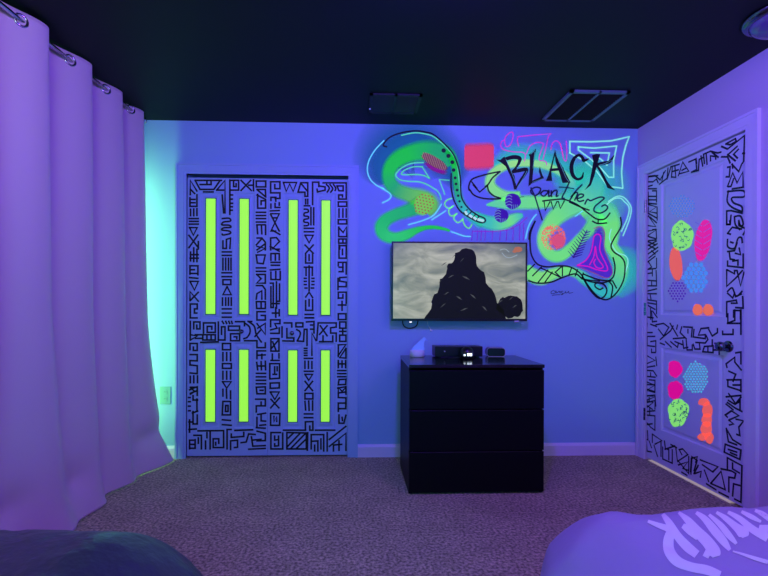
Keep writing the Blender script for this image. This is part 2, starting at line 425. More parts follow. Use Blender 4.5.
g(B, [(48,165),(48,85),(115,85),(115,135),(78,135),(78,105)], [(48,165),(115,165),(115,205),(80,205)], [(50,220),(50,197),(85,197),(85,225)], [(50,245),(50,275)], [(80,240),(80,270),(115,270)], [(110,235),(110,255)],
  [(45,295),(110,292)], [(48,315),(110,315),(50,440),(85,440)], [(48,320),(110,440)], [(70,345),(95,345)], [(55,430),(115,465)], [(48,576),(48,490),(90,487),(112,515),(60,568),(112,570)],
  [(140,90),(235,90),(210,155),(185,100),(160,155),(140,90)], [(245,160),(265,92),(315,92),(315,190),(295,190),(295,160),(245,160)], [(265,95),(310,150)], [(350,250),(350,88),(395,88),(395,120)],
  [(395,115),(440,122),(440,145),(385,158),(382,138)], [(425,93),(592,93),(592,210),(538,210),(538,180),(565,180),(565,195)], [(525,115),(570,115),(570,150),(540,150),(525,115)],
  [(300,210),(300,245)], [(315,210),(315,245)], [(290,258),(330,258)], [(338,270),(338,395)], [(358,272),(358,395)], [(290,420),(358,420)], [(290,445),(358,445)], [(295,470),(355,470),(325,525),(295,470)],
  [(535,230),(595,230),(595,262),(535,262),(535,230)], [(540,280),(540,340)], [(568,280),(568,340)], [(592,280),(592,340)], [(535,358),(595,358),(595,388),(535,388),(535,358)],
  [(538,410),(538,480),(595,480)], [(538,415),(570,450),(595,410),(595,480)], [(538,497),(592,497),(592,527),(538,527),(538,497)], [(568,497),(568,527)], [(545,570),(545,545),(592,545),(592,570)])
g(Cc, [(85,20),(85,120)], [(60,70),(118,70)], [(62,50),(62,115)], [(108,30),(108,120)], [(58,95),(118,95)], [(58,210),(58,150),(115,150),(115,215)], [(58,178),(90,178)], [(58,205),(112,205)], [(55,235),(115,240)],
  [(58,262),(118,262),(90,325),(58,262)], [(58,400),(58,335),(118,405)], [(118,340),(60,400)], [(110,425),(60,425),(60,525),(110,525)], [(110,425),(110,460),(90,460),(90,490),(108,490)],
  [(290,50),(355,50)], [(290,75),(355,75)], [(295,95),(295,180)], [(315,95),(315,180)], [(335,95),(335,180)], [(353,95),(353,180)], [(288,200),(358,200)], [(288,228),(358,228)],
  [(295,250),(352,250),(352,285),(295,285),(295,250)], [(325,300),(295,358),(355,358),(325,300)], [(292,380),(292,435)], [(315,380),(315,435)], [(335,380),(335,435)], [(355,380),(355,435)], [(290,460),(355,460)], [(290,490),(355,490)], [(290,520),(355,520)],
  [(540,10),(600,25),(545,52)], [(535,72),(542,130),(585,135),(600,72),(535,72)], [(535,165),(603,165)], [(535,190),(603,190)], [(538,212),(600,212),(600,275),(538,275),(570,243),(538,212)], [(535,292),(580,292),(600,320),(600,390)], [(535,390),(540,350),(575,330),(575,390)],
  [(535,408),(600,408),(600,457),(538,457),(535,408)], [(570,410),(570,455)], [(600,480),(540,480),(540,540),(600,540),(600,507),(570,507)])
g(Dd, [(45,10),(110,45)], [(50,110),(50,62),(110,62),(110,108)], [(82,62),(82,110)], [(50,125),(115,125)], [(52,146),(112,146)], [(45,180),(115,175)], [(50,195),(50,245)], [(85,190),(85,245)], [(117,190),(117,245)], [(50,248),(117,250)],
  [(45,275),(67,275),(67,450),(50,450),(50,300)], [(90,265),(90,455)], [(112,280),(112,405),(95,405)], [(60,422),(110,422)], [(85,450),(85,520)], [(60,490),(110,490)], [(110,465),(110,510)],
  [(295,0),(355,60)], [(355,0),(300,60)], [(300,60),(300,130),(350,130),(350,60)], [(325,70),(325,112)], [(290,160),(350,160)], [(325,150),(325,330)], [(303,168),(303,220)], [(348,160),(348,220)],
  [(290,240),(305,240)], [(345,240),(360,240)], [(290,262),(305,262)], [(345,262),(360,262)], [(290,285),(305,285)], [(345,285),(360,285)], [(295,310),(310,310)], [(340,310),(358,310)], [(300,375),(325,340),(350,378)],
  [(300,400),(300,470),(350,470),(350,392)], [(325,392),(325,440)], [(295,500),(358,500)], [(295,525),(358,525)],
  [(540,0),(540,95),(592,95),(592,0)], [(565,30),(565,70)], [(535,150),(535,125),(592,125),(592,210)], [(540,160),(570,160)], [(540,192),(570,192)], [(568,130),(568,192)], [(540,300),(592,300),(592,268),(545,260),(545,235),(592,232)], [(533,240),(533,322)],
  [(535,385),(535,340),(592,340),(592,420)], [(535,382),(568,382),(568,357)], [(535,432),(590,432)], [(562,405),(562,470)], [(535,495),(590,495),(590,537),(535,537),(535,495)])
g(Ee, [(60,45),(60,180)], [(85,100),(85,50),(130,50),(130,100),(107,100),(107,72)], [(60,180),(110,152),(62,142)], [(155,130),(155,57),(240,57),(240,125),(182,125),(182,82),(215,82),(215,103)], [(95,142),(240,142)], [(95,168),(140,168)], [(150,142),(150,180),(240,180),(240,142)], [(180,142),(180,180)], [(210,142),(210,180)],
  [(135,197),(262,193)], [(262,50),(262,180),(310,180),(310,85),(285,85),(285,140)], [(290,45),(300,62)], [(315,45),(322,62)], [(337,45),(344,62)], [(357,45),(362,62)],
  [(385,48),(450,48),(450,78)], [(335,80),(415,80),(415,110),(335,110),(335,80)], [(350,185),(350,135),(415,135),(415,185),(350,185)], [(375,157),(395,157),(395,172)], [(450,185),(540,185),(540,235),(600,235),(600,200)], [(478,47),(503,47)], [(540,62),(600,140),(600,60),(545,95)], [(525,155),(565,110)],
  [(58,250),(58,205),(110,205),(110,255),(82,255),(82,230)], [(58,285),(110,285),(110,330),(58,328),(58,360),(110,365),(110,422),(58,417)], [(60,440),(60,488)], [(85,437),(85,488)], [(112,437),(112,488)], [(60,520),(110,520),(110,570)], [(60,522),(92,550),(60,570)],
  [(292,205),(350,205),(350,250),(292,250),(292,205)], [(295,270),(295,330)], [(322,270),(322,328)], [(350,270),(350,330)], [(292,350),(355,350),(355,384),(292,384),(292,350)], [(295,405),(295,462)], [(322,405),(322,462)], [(350,405),(350,462)], [(292,480),(355,480),(322,527),(292,480)],
  [(540,315),(540,258),(603,258)], [(575,282),(575,315)], [(540,290),(600,287)], [(538,340),(545,395)], [(570,335),(572,395)], [(600,332),(602,395)], [(540,367),(600,367)], [(535,420),(603,420)], [(535,445),(603,445)], [(535,470),(603,470)], [(535,495),(603,495)],
  [(535,520),(600,517),(600,567),(540,567),(535,520)], [(562,542),(585,542)])
g(Ff, [(48,85),(48,35),(115,35),(115,62),(77,62),(95,95),(48,107)], [(48,132),(110,132),(110,92)], [(50,260),(50,170),(108,170),(108,260),(50,260)], [(52,242),(105,180)], [(62,192),(85,250)], [(60,280),(60,325)], [(50,327),(110,327)], [(108,277),(108,310)],
  [(42,460),(42,350),(112,350),(112,455),(42,460)], [(77,372),(77,425)], [(65,427),(92,427)], [(95,372),(95,402)], [(45,490),(110,488),(110,525),(45,528),(45,490)],
  [(130,85),(130,160)], [(145,57),(200,57),(200,87)], [(165,97),(165,165),(215,165),(215,188),(135,186)], [(230,57),(280,57),(280,85),(230,85),(230,57)], [(240,187),(285,190),(290,103),(310,103)], [(305,50),(360,47),(360,130)], [(310,105),(310,220)], [(335,72),(360,72)], [(335,102),(360,102)], [(300,20),(355,20)],
  [(345,290),(345,130),(375,185)], [(380,180),(390,57),(520,57),(520,87),(480,92),(480,130),(520,130),(520,190)], [(405,77),(455,150)], [(455,77),(400,140)], [(400,192),(495,192),(495,150)], [(425,150),(425,187)], [(290,240),(310,240)], [(290,257),(310,257)], [(290,274),(310,274)], [(290,291),(310,291)],
  [(290,312),(350,312)], [(295,332),(295,385)], [(320,332),(320,385)], [(345,335),(345,385)], [(290,405),(355,405)], [(295,427),(350,427),(322,470),(295,427)], [(295,477),(350,545)], [(350,477),(295,545)],
  [(545,50),(590,50),(590,95),(545,95),(545,50)], [(567,97),(567,140)], [(545,118),(590,118)], [(545,145),(590,145),(590,190),(545,190),(545,145)], [(535,300),(535,215),(590,212),(535,292)], [(590,240),(590,310),(545,307),(590,240)],
  [(535,327),(535,380)], [(562,330),(562,377)], [(588,327),(588,380)], [(535,352),(588,352)], [(530,400),(590,400)], [(530,422),(590,422)], [(530,444),(590,444)], [(540,465),(590,462),(588,500),(535,502),(540,465)], [(535,570),(535,522),(562,550),(590,522),(590,570)])
g(Gg, [(55,35),(110,12),(110,75)], [(60,60),(105,42)], [(80,75),(80,108),(113,108)], [(47,90),(60,90)], [(47,120),(60,120)], [(47,152),(60,152)], [(47,185),(60,185)], [(108,100),(108,190)], [(75,202),(113,187)], [(80,190),(80,280),(110,280),(110,215)], [(55,250),(55,340)], [(50,320),(103,316)], [(50,266),(77,266)],
  [(115,330),(300,328),(300,450),(225,450),(225,387),(265,387),(265,420)], [(55,397),(83,397)], [(55,397),(55,460)], [(85,362),(140,362),(140,460)], [(95,392),(95,455),(55,455)], [(60,427),(95,427)], [(118,380),(118,420)], [(180,342),(180,380)], [(203,340),(203,460)], [(170,402),(170,460)], [(243,412),(243,432)],
  [(325,460),(325,320),(355,320)], [(380,327),(510,322)], [(355,377),(445,370),(445,340)], [(355,352),(355,377)], [(350,465),(350,402),(400,397),(400,448),(377,450)], [(425,415),(463,410),(480,352),(528,356)], [(500,372),(510,440),(600,436)], [(512,396),(570,391)], [(540,332),(600,347),(600,400),(540,402)], [(480,462),(600,456)],
  [(295,30),(295,80)], [(320,32),(322,95)], [(350,42),(350,100)], [(295,118),(350,118),(350,215),(290,215),(295,118)], [(315,147),(332,147),(332,190),(313,190),(315,147)], [(290,250),(350,255)], [(290,285),(355,290)],
  [(530,102),(600,102),(600,150),(570,150),(570,122)], [(535,195),(535,150),(560,150)], [(545,212),(603,202)], [(570,215),(570,258),(603,260)], [(540,232),(540,300)], [(560,290),(603,286)], [(535,307),(600,311)])
g(Hh, [(45,50),(110,50),(78,105),(45,50)], [(48,165),(112,92)], [(50,102),(108,165)], [(48,205),(115,205),(112,290),(48,290),(48,205)], [(72,225),(72,265),(92,227),(92,262)],
  [(140,325),(300,325)], [(50,342),(50,460),(135,460),(135,345)], [(50,342),(120,342)], [(77,367),(77,397),(103,392)], [(77,422),(77,440),(105,437),(105,367)], [(165,460),(165,342),(305,345),(305,460),(165,460)], [(170,442),(260,347)], [(192,458),(295,352)], [(232,458),(300,392)], [(175,382),(210,347)],
  [(315,342),(312,470)], [(340,460),(340,357),(430,357),(430,475)], [(345,405),(388,402),(388,475)], [(365,432),(365,475)], [(410,387),(410,460)], [(370,325),(510,325)], [(455,475),(455,342)], [(470,392),(590,297)], [(470,442),(590,347),(590,470)], [(500,475),(500,432),(560,427)], [(540,470),(540,402)],
  [(295,60),(352,60),(352,100),(295,100),(295,60)], [(295,117),(300,180)], [(322,114),(325,183)], [(350,114),(350,182)], [(290,208),(352,208)], [(290,235),(352,235)], [(298,315),(298,265),(352,263),(352,325),(330,325),(330,295)],
  [(530,22),(590,12),(590,50),(535,57),(535,90),(590,92),(590,130),(535,130),(535,190)], [(535,170),(588,170),(590,130)], [(540,215),(540,275),(575,275),(590,217)], [(562,232),(565,257)])

def closet_door(name, u0, u1, pxcols, label, lo):
    pl = CLOSET
    zt, zb = onY(267, 178.6, pl.at).z, 0.012
    panels = []; cols = []
    for (a, b) in pxcols:                       # strip edges in the photograph; the sunk panel is wider by a margin
        ua, ub = pl.uv(a, 300)[0], pl.uv(b, 300)[0]; cols.append((ua, ub)); mg = 0.043
        for (y0, y1) in ((192.5, 319.5), (342.5, 428.5)):
            panels.append((ua - mg, ub + mg, pl.uv(a, y1 + lo)[1], pl.uv(a, y0 + lo)[1]))
    t = thing(name, ((u0 + u1) / 2, D + .03, 0), label, 'closet door', None, 'structure')
    mb = MB(); panel_slab(mb, pl, u0 + .0015, u1 - .0015, zb, zt, panels, .034); mb.build('door_slab', M['closet'], t)
    for (ua, ub) in cols:
        for (y0, y1) in ((199.3, 314.0), (349.9, 421.3)):
            mb = MB(); mb.box(ua, ub, pl.at - .0015, pl.at + .003, pl.uv(267, y1 + lo)[1], pl.uv(267, y0 + lo)[1])
            ns = tag(mb.build('neon_strip', M['neon'], t), 'neon yellow green strip')
            mb = MB(); e = .006; mb.box(ua - e, ub + e, pl.at + .0012, pl.at + .004, pl.uv(267, y1 + lo)[1] - e, pl.uv(267, y0 + lo)[1] + e); mb.build('strip_edging', M['edging'], ns)  # wider dark box shows as a thin outline round the strip
    return t
cm = (CX0 + CX1) / 2
d1 = closet_door('door_1', CX0, cm, ((206.0, 215.2), (239.6, 248.4)), 'closet door nearer the curtain, four neon strips and black glyphs', 0)
d2 = closet_door('door_2', cm, CX1, ((288.6, 297.3), (321.4, 329.8)), 'closet door nearer the television, four neon strips and black glyphs', 0.6)
pm = [MB(), MB()]
for i, l in enumerate(G + SQ):
    q = 0 if sum(p[0] for p in l) / len(l) < 267.3 else 1
    stroke(pm[q], CLOSET, l, 0.0125, 0.0012, sm=i >= len(G))
for q, d in ((0, d1), (1, d2)): tag(pm[q].build('painted_glyphs', M['black'], d), 'black hand painted geometric glyphs')
for d, (kx, ky) in ((d1, (242.2, 331.3)), (d2, (292.4, 333))):
    u, v = CLOSET.uv(kx, ky); mb = MB()
    mb.lathe([(.012, 0), (.012, .003), (.006, .006), (.006, .014), (.013, .019), (.016, .026), (.013, .032), (.004, .034)], (u, CLOSET.at, v), 'Y', 20)
    tag(mb.build('knob', M['darkmetal'], d, smooth=True), 'small dark round knob')

# bedroom door
pl = DOOR
t3 = thing('door_3', (XR + .03, 2.66, 0), 'white bedroom door painted with fluorescent fruit shapes and a maze border', 'door', None, 'structure')
uv = pl.uv
pa = (uv(723.9, 250)[0], uv(661, 250)[0], uv(663, 315)[1], uv(661, 184)[1])
pb = (uv(723.5, 400)[0], uv(661, 400)[0], uv(661, 430)[1], uv(661, 347)[1])
mb = MB(); panel_slab(mb, pl, DY0 + .004, DY1 - .004, .014, DZ - .006, [pa, pb], .036); mb.build('door_slab', M['door'], t3)
K1 = crop(636, 120, 5.758); K2 = crop(640, 170, 7.2); K3 = crop(640, 240, 7.2); K4 = crop(700, 130, 5.767); K5 = crop(700, 220, 5.767)
K6 = crop(636, 310, 5.758); K7 = crop(636, 380, 5.766); K8 = crop(690, 400, 4.795)
G = []
g(K2, [(130,40),(60,50),(55,85),(95,85),(120,65),(132,92)], [(55,85),(55,135),(120,135)], [(90,110),(57,120)], [(60,160),(60,240),(120,245)], [(62,190),(115,190)], [(62,215),(115,215)], [(90,150),(120,150),(120,230)], [(55,247),(120,265),(70,300),(120,310)], [(60,270),(60,312),(120,345)], [(124,268),(125,360)],
  [(50,345),(62,330),(115,408),(55,400)], [(75,340),(120,380)], [(50,410),(55,440),(120,430),(60,470)], [(90,430),(117,427),(120,490)], [(55,477),(120,497)], [(50,512),(115,540)], [(60,540),(115,570)])
g(K3, [(60,5),(115,0)], [(60,40),(120,7)], [(60,67),(125,27)], [(60,100),(130,52)], [(65,130),(130,77)], [(85,77),(110,102)], [(55,160),(110,117)], [(60,152),(85,195),(60,210)], [(120,132),(120,200)], [(50,270),(50,212),(115,205)], [(50,242),(90,237)], [(90,217),(90,258)], [(117,220),(120,295)], [(50,290),(120,295),(120,330),(50,330),(50,290)], [(85,297),(85,330)],
  [(45,370),(120,352)], [(50,387),(120,387)], [(47,372),(55,430),(120,440)], [(75,397),(80,425)], [(55,452),(115,462)], [(60,472),(110,500)], [(50,482),(50,570)], [(77,492),(77,570)], [(120,442),(120,530)], [(92,512),(125,558)])
g(K6, [(60,5),(60,40),(100,45)], [(90,5),(95,68),(120,65)], [(65,77),(60,130),(95,130)], [(85,82),(120,95)], [(65,152),(110,152)], [(65,155),(65,205),(108,210)], [(85,182),(115,177),(115,240)], [(90,225),(90,245),(113,245)], [(55,257),(110,290),(60,310)], [(60,242),(60,290)], [(115,272),(120,320)], [(60,330),(110,322)], [(55,347),(100,350),(120,380)], [(85,362),(85,385)], [(60,382),(112,387)], [(60,402),(60,430),(108,430)], [(77,402),(110,405),(110,468)], [(60,472),(60,455),(108,470)], [(60,492),(110,500),(60,520)], [(65,532),(110,522),(110,570)], [(60,547),(95,572)],
  [(115,85),(160,77),(190,100),(160,150),(130,110)], [(140,170),(200,120),(215,92)], [(197,77),(240,150)], [(240,87),(235,110)], [(215,165),(280,160)], [(265,97),(255,130),(290,165)], [(275,97),(325,100),(320,155)], [(300,112),(300,132)], [(335,112),(330,155),(400,165),(400,142),(360,145),(375,107),(420,102)], [(420,112),(440,150),(470,130),(470,107)], [(345,187),(400,190),(415,170),(405,147)],
  [(140,190),(165,200)], [(170,182),(205,215)], [(200,182),(240,215),(245,192)], [(225,182),(270,200)], [(270,177),(275,220),(300,215)], [(290,172),(295,230),(325,230),(325,202)], [(330,197),(340,225),(370,225),(365,187)], [(385,240),(395,210),(445,207),(445,245),(385,240)], [(415,217),(415,235)], [(440,172),(440,205)], [(455,192),(520,192)], [(460,217),(515,217)], [(450,230),(515,232)], [(480,237),(480,255)],
  [(500,122),(500,140),(560,140),(560,112)], [(530,22),(530,75),(570,60),(570,0)], [(605,0),(605,140)], [(527,77),(600,77)], [(525,330),(520,310),(570,272),(570,300),(607,345)], [(535,352),(575,370),(560,410)], [(525,402),(605,402),(605,470)], [(575,247),(605,242),(605,310)], [(530,405),(530,440),(605,465)], [(560,432),(600,432)], [(520,500),(605,492)], [(535,482),(575,540),(605,502)], [(520,542),(560,574)], [(600,515),(600,570)])
g(K1, [(65,345),(70,325),(110,320),(140,345),(170,292)], [(135,370),(180,335),(185,277)], [(160,302),(150,350)], [(180,340),(200,277)], [(205,330),(210,272)], [(200,270),(250,255)], [(205,328),(230,330),(225,267)], [(210,297),(245,287)], [(245,320),(270,242),(305,295),(250,310)], [(265,290),(290,277)], [(305,242),(345,225),(350,285),(330,295)], [(320,300),(360,290),(365,227),(390,215)], [(347,222),(350,250)], [(385,265),(375,207)], [(395,250),(390,197),(430,180),(470,190),(490,185)], [(405,192),(410,255)], [(430,235),(430,207),(460,210),(460,225)], [(440,187),(475,215)])
g(K4, [(150,80),(205,50),(210,65),(175,85),(150,80)], [(125,95),(160,110),(258,32),(253,180),(240,200),(225,240),(185,197)], [(125,155),(160,155),(175,190)], [(160,142),(205,178)], [(215,95),(165,140)], [(222,112),(195,140),(217,162)], [(247,135),(265,135)], [(160,215),(175,212),(170,270),(152,270)], [(187,197),(190,220)],
  [(160,325),(190,247),(215,305),(248,242),(250,330),(187,340)], [(165,327),(180,325),(195,282)], [(155,545),(155,467),(180,465),(245,480)], [(155,545),(175,545),(180,492)])
SQ = [K4([(165,352),(158,410),(185,445),(240,470)]), K4([(160,355),(250,350),(255,385),(187,390),(195,420),(240,440),(245,470)]), K4([(200,500),(205,545),(230,574)]), K4([(200,500),(235,497),(250,545),(227,552),(225,522)]),
      K5([(225,5),(235,35),(263,52),(250,85)]), K5([(160,112),(162,155),(200,163),(220,107),(240,102),(245,130)]), K5([(160,412),(187,392),(210,440),(243,412)])]
g(K5, [(155,5),(155,25),(175,25),(172,5)], [(160,77),(187,42),(240,52)], [(160,77),(177,82)], [(177,127),(192,132)], [(160,182),(200,177),(215,132)], [(170,187),(175,225),(200,230)], [(205,192),(235,200),(227,162)], [(250,197),(250,275),(160,265),(160,237)], [(190,237),(220,232),(220,260)], [(155,287),(155,383),(210,332),(245,292)], [(157,287),(200,310),(200,292),(215,292),(235,380),(255,302)], [(160,422),(190,450),(200,422)], [(205,442),(240,427)], [(155,558),(155,472),(210,462),(215,480),(182,480)], [(195,560),(195,522),(235,522),(235,570)], [(247,442),(250,508),(207,505)])
g(K7, [(65,12),(110,30),(60,60),(110,72)], [(60,92),(110,87),(115,150)], [(60,122),(100,130),(60,160)], [(77,102),(77,120)], [(60,182),(110,177)], [(80,162),(80,200)], [(60,202),(110,207),(110,290),(85,272),(60,242)], [(60,257),(95,252)], [(67,292),(70,345),(60,342)], [(60,347),(65,410),(90,415)], [(77,352),(90,390)],
  [(95,312),(150,350),(110,370)], [(95,312),(95,360)], [(105,377),(125,440)], [(145,347),(145,440)], [(155,387),(155,455),(210,480),(210,402)], [(165,352),(170,395),(190,402),(190,460)], [(167,400),(225,380)], [(202,372),(235,390)], [(230,387),(240,470),(300,430),(270,397),(250,402),(265,430)], [(240,462),(305,540),(305,442)], [(245,490),(300,472),(270,510),(300,520)], [(265,532),(295,550)], [(315,530),(320,452),(355,442),(345,475)], [(335,540),(360,492)])
g(K8, [(185,2),(215,20),(240,7)], [(180,12),(220,40),(250,55)], [(170,72),(200,52),(235,75),(190,95)], [(170,72),(180,82)], [(187,97),(210,115),(190,120)], [(222,92),(258,100),(235,130),(240,170),(225,165)], [(175,137),(205,190),(245,215)], [(175,137),(185,200),(225,215)], [(165,250),(170,212),(245,240),(240,285),(165,250)], [(185,237),(225,250)], [(195,252),(225,265)], [(180,330),(180,277),(250,315),(245,490),(215,475)], [(205,302),(205,330),(238,350)], [(150,330),(200,340),(220,352),(215,375),(187,370),(187,440)], [(205,460),(210,402),(240,410)], [(100,400),(150,342),(170,430),(100,400)], [(140,442),(185,465)], [(50,287),(135,320),(110,345),(60,310)], [(5,355),(10,272),(35,290),(20,340)], [(25,352),(55,342),(50,370)], [(70,337),(90,390)], [(80,402),(125,430)])
mb = MB()
for i, l in enumerate(G + SQ): stroke(mb, DOOR, l, 0.0105, 0.0012, sm=i >= len(G))
tag(mb.build('painted_border', M['ink'], t3), 'navy black hand painted maze border')

LIME, PINK, CORAL, SKY, PURP, MINT = lin((150, 255, 120)), lin((250, 20, 160)), lin((255, 105, 95)), lin((80, 150, 235)), lin((120, 30, 190)), lin((110, 235, 235))
PO = 0.0010 - 0.003          # the painted fields sit on the raised panel fields
def dots(name, cx, cy, rx, ry, step, r, col, label, ang=.0, mt='line', hexed=True):
    mb = MB(); j = 0; y = -ry
    while y <= ry:
        x = -rx + (step / 2 if j % 2 else 0)
        while x <= rx:
            if (x / rx) ** 2 + (y / ry) ** 2 < 1.02:
                blob(mb, DOOR, cx + x, cy + y, r, r * 1.15, PO, col, soft=.15, n=8)
            x += step
        y += step * .87; j += 1
    tag(mb.build(name, M[mt], t3), label)
dots('painted_dots', 682, 206.5, 13, 10.5, 2.9, .85, lin((110, 190, 240)), 'pale blue dot patch', mt='matte')
dots('painted_dots', 676.8, 291, 8.5, 10.5, 3.0, .95, PURP, 'violet diamond of dots', mt='matte')
dots('painted_dots', 695.5, 377.5, 12, 16, 2.9, 1.0, lin((90, 205, 225)), 'cyan dot patch')
dots('painted_cells', 695.5, 277.5, 12, 17, 4.9, 2.35, SKY, 'sky blue patch of rounded cells', mt='line')
def fruit(name, cx, cy, rx, ry, col, label, ang=0, wob=.03, seed=1, marks=None, mcol=None):
    mb = MB(); blob(mb, DOOR, cx, cy, rx, ry, PO, col, ang, .08, 36, wob, seed)
    o = tag(mb.build(name, M['line'], t3), label)
    if marks:
        mk = MB()
        for l in marks: stroke(mk, DOOR, l, .0045, PO + .0006, sm=True)
        mk.build('paint_marks', mcol, o)
    return o
rnd = random.Random(4)
def squig(cx, cy, rx, ry, n):
    out = []
    for _ in range(n):
        a, k = rnd.uniform(0, 6.28), math.sqrt(rnd.random()) * .85; x, y = cx + rx * k * math.cos(a), cy + ry * k * math.sin(a); b = rnd.uniform(0, 6.28)
        out.append([(x, y), (x + 1.6 * math.cos(b), y + 1.6 * math.sin(b)), (x + 2.2 * math.cos(b + .8), y + 2.4 * math.sin(b + .8))])
    return out
M['teal'] = mat('teal_paint', (0.05, 0.25, 0.35), .6); M['lilacpaint'] = mat('lilac_paint', (.62, .5, .85), .6)
fruit('painted_lime', 681.7, 236, 11.5, 15.5, LIME, 'lime green crinkled round shape', wob=.04, seed=3, marks=squig(681.7, 236, 11.5, 15.5, 30), mcol=M['teal'])
fruit('painted_leaf', 702.8, 240, 8.5, 21.5, PINK, 'hot pink leaf shape', .16, .02, 5,
      [[(702.5 + s * 1, 226 + 6 * k), (702.5 + s * 7.5, 222 + 6 * k)] for k in range(6) for s in (-1, 1)], M['lilacpaint'])
fruit('painted_leaf', 675.6, 264, 6.6, 17.5, CORAL, 'coral pointed oval leaf shape', -.1, .015, 6)
fruit('painted_spot', 697.2, 309.6, 5.2, 5.8, lin((255, 120, 85)), 'orange spot next to the pink-free corner of the upper panel'.replace('pink-free ', ''))
fruit('painted_spot', 707.8, 309.8, 5.4, 5.9, lin((255, 120, 85)), 'orange spot closer to the door knob')
fruit('painted_pear', 674.8, 369, 7.2, 8.8, lin((245, 5, 150)), 'magenta pear shape at top of lower panel', -.2, .05, 8)
fruit('painted_pear', 674.8, 390, 7.8, 9.6, lin((240, 0, 150)), 'magenta berry shape above the lime shape', .1, .05, 9)
fruit('painted_lime', 677.8, 412.5, 10.5, 14.5, LIME, 'lime green crinkled shape in lower panel', .1, .05, 11, squig(677.8, 413, 10.5, 14, 34), M['teal'])
mb = MB()
for (x, y, a, b) in ((703.5, 402, 6, 4), (707, 410, 5.5, 8), (706.5, 420, 5.5, 7), (706, 429, 6, 8), (702, 437, 5, 4), (709, 438, 4.5, 6)):
    blob(mb, DOOR, x, y, a, b, PO, CORAL, 0, .1, 20, .05, int(x))
tag(mb.build('painted_squiggle', M['line'], t3), 'coral knobbly squiggle shape')
# knob, latch plate, hinges
u, v = DOOR.uv(728.5, 346.5); mb = MB()
mb.lathe([(.033, 0), (.033, .004), (.026, .009), (.012, .012)], (DOOR.at, u, v), 'X', 28)
tag(mb.build('rosette', M['darkmetal'], t3, smooth=True), 'round dark metal rosette')
mb = MB(); mb.lathe([(.011, .008), (.011, .028), (.020, .034), (.027, .043), (.028, .052), (.024, .061), (.014, .067), (.003, .068)], (DOOR.at, u, v), 'X', 28)
tag(mb.build('knob', M['darkmetal'], t3, smooth=True), 'dark polished round knob')
u2, v2 = pl.uv(747, 345); mb = MB(); mb.box(DOOR.at - .001, DOOR.at + .002, DY0 + .006, DY0 + .018, v2 - .03, v2 + .03); mb.build('latch_plate', M['darkmetal'], t3)
for py in (207.5, 309, 413):
    z = onX(643, py, XR).z; mb = MB()
    for k in range(3): mb.tube([(XR - .006, DY1 + .001, z - .045 + k * .0305), (XR - .006, DY1 + .001, z - .0165 + k * .0305)], .0065, 10)
    mb.build('hinge', M['darkmetal'], t3)

# ------------------------------------------------------------------ mural
mural = thing('graffiti_mural', (1.2, D, 1.8), 'graffiti mural of glowing green swirls, palm leaves and black lettering over the television', 'mural')
M1 = crop(365, 125, 8.229); M2 = crop(365, 185, 9.6); M3 = crop(430, 130, 9.6); M4 = crop(430, 185, 7.68); M5 = crop(494, 130, 9.6)
M6 = crop(560, 130, 8.225); M7 = crop(525, 180, 7.68); M8 = crop(525, 225, 6.982); E3 = crop(360, 125, 4.607); E4 = crop(490, 125, 4.607); E5 = crop(520, 200, 5.233)
GRN, LGRN, TEAL, CYAN = lin((15, 215, 50)), lin((125, 255, 125)), lin((55, 205, 185)), lin((115, 235, 245))
DGRN = lin((20, 185, 95)); DTEAL = lin((10, 95, 150))
o1, o2, o3, o4, o5, o6 = .0006, .0012, .0018, .0024, .0030, .0036
def part(name, mb, m, label=None, parent=mural):
    o = mb.build(name, m, parent)
    if label: o['label'] = label
    return o
# soft haze behind the swirls
mb = MB()
spray(mb, BACK, [(384,184,3),(381,178,16),(380,170,26),(382,159,34),(394,147,40),(415,141,36),(434,150,30),(450,168,26),(454,180,14),(456,190,4)], o1, [DTEAL, DTEAL], 1.0)
spray(mb, BACK, [(588,160,10),(590,172,40),(592,190,46),(590,205,40),(580,214,10)], o1, [TEAL, TEAL, LGRN], .9)
spray(mb, BACK, [(494,168,8),(512,158,16),(530,158,18),(548,162,18),(566,172,22),(580,186,26)], o1, [TEAL, TEAL], .9)
spray(mb, BACK, [(611,252,10),(622,262,22),(623,276,24),(612,292,14)], o1, [TEAL, TEAL], .9)
part('spray_haze', mb, M['spray'], 'soft teal overspray')
# green swirl, curtain side
mb = MB()
spray(mb, BACK, [(452,166,10),(447,156,16),(437,152,19),(425,151,19),(412,153,17),(400,158,16),(392,165,14),(388.8,174,13),(390.5,183,13),(397,190,13.5),(408,194.5,14),(420,199,19),(428,205,22),(424,209,17)], o2, [DGRN, DGRN, GRN, GRN, DGRN, lin((110, 215, 70)), lin((110, 200, 60))], .3)
spray(mb, BACK, [(424,204,17),(410,210,13),(396,214.7,11.5),(386,220,12),(381.5,227.5,13),(385,235,12),(395,238,10.5),(407,234.5,9.5),(416,230.5,6.5),(426,227.7,4.2),(436,227.5,3.4),(446,229.5,2.6),(450,231,2)], o2, [DGRN, lin((20, 205, 90)), lin((45, 225, 100)), GRN, GRN], .3)
part('spray_swirl', mb, M['spray'], 'green double curl swirl')
# dotted tail
mb = MB()
spray(mb, BACK, E3([(400,110,30),(425,150,36),(440,200,36),(445,260,34),(455,330,34),(480,385,38),(520,425,46),(570,450,60)]), o2, [DGRN, GRN, DGRN, TEAL, TEAL], .4)
spray(mb, BACK, M4([(330,222,55),(400,270,90),(470,292,100),(540,297,98),(610,275,84),(670,245,60),(716,232,26)]), o2, [TEAL, lin((70, 220, 170)), LGRN, TEAL], .3)
part('spray_swirl', mb, M['spray'], 'teal green tail of the dotted snake shape')
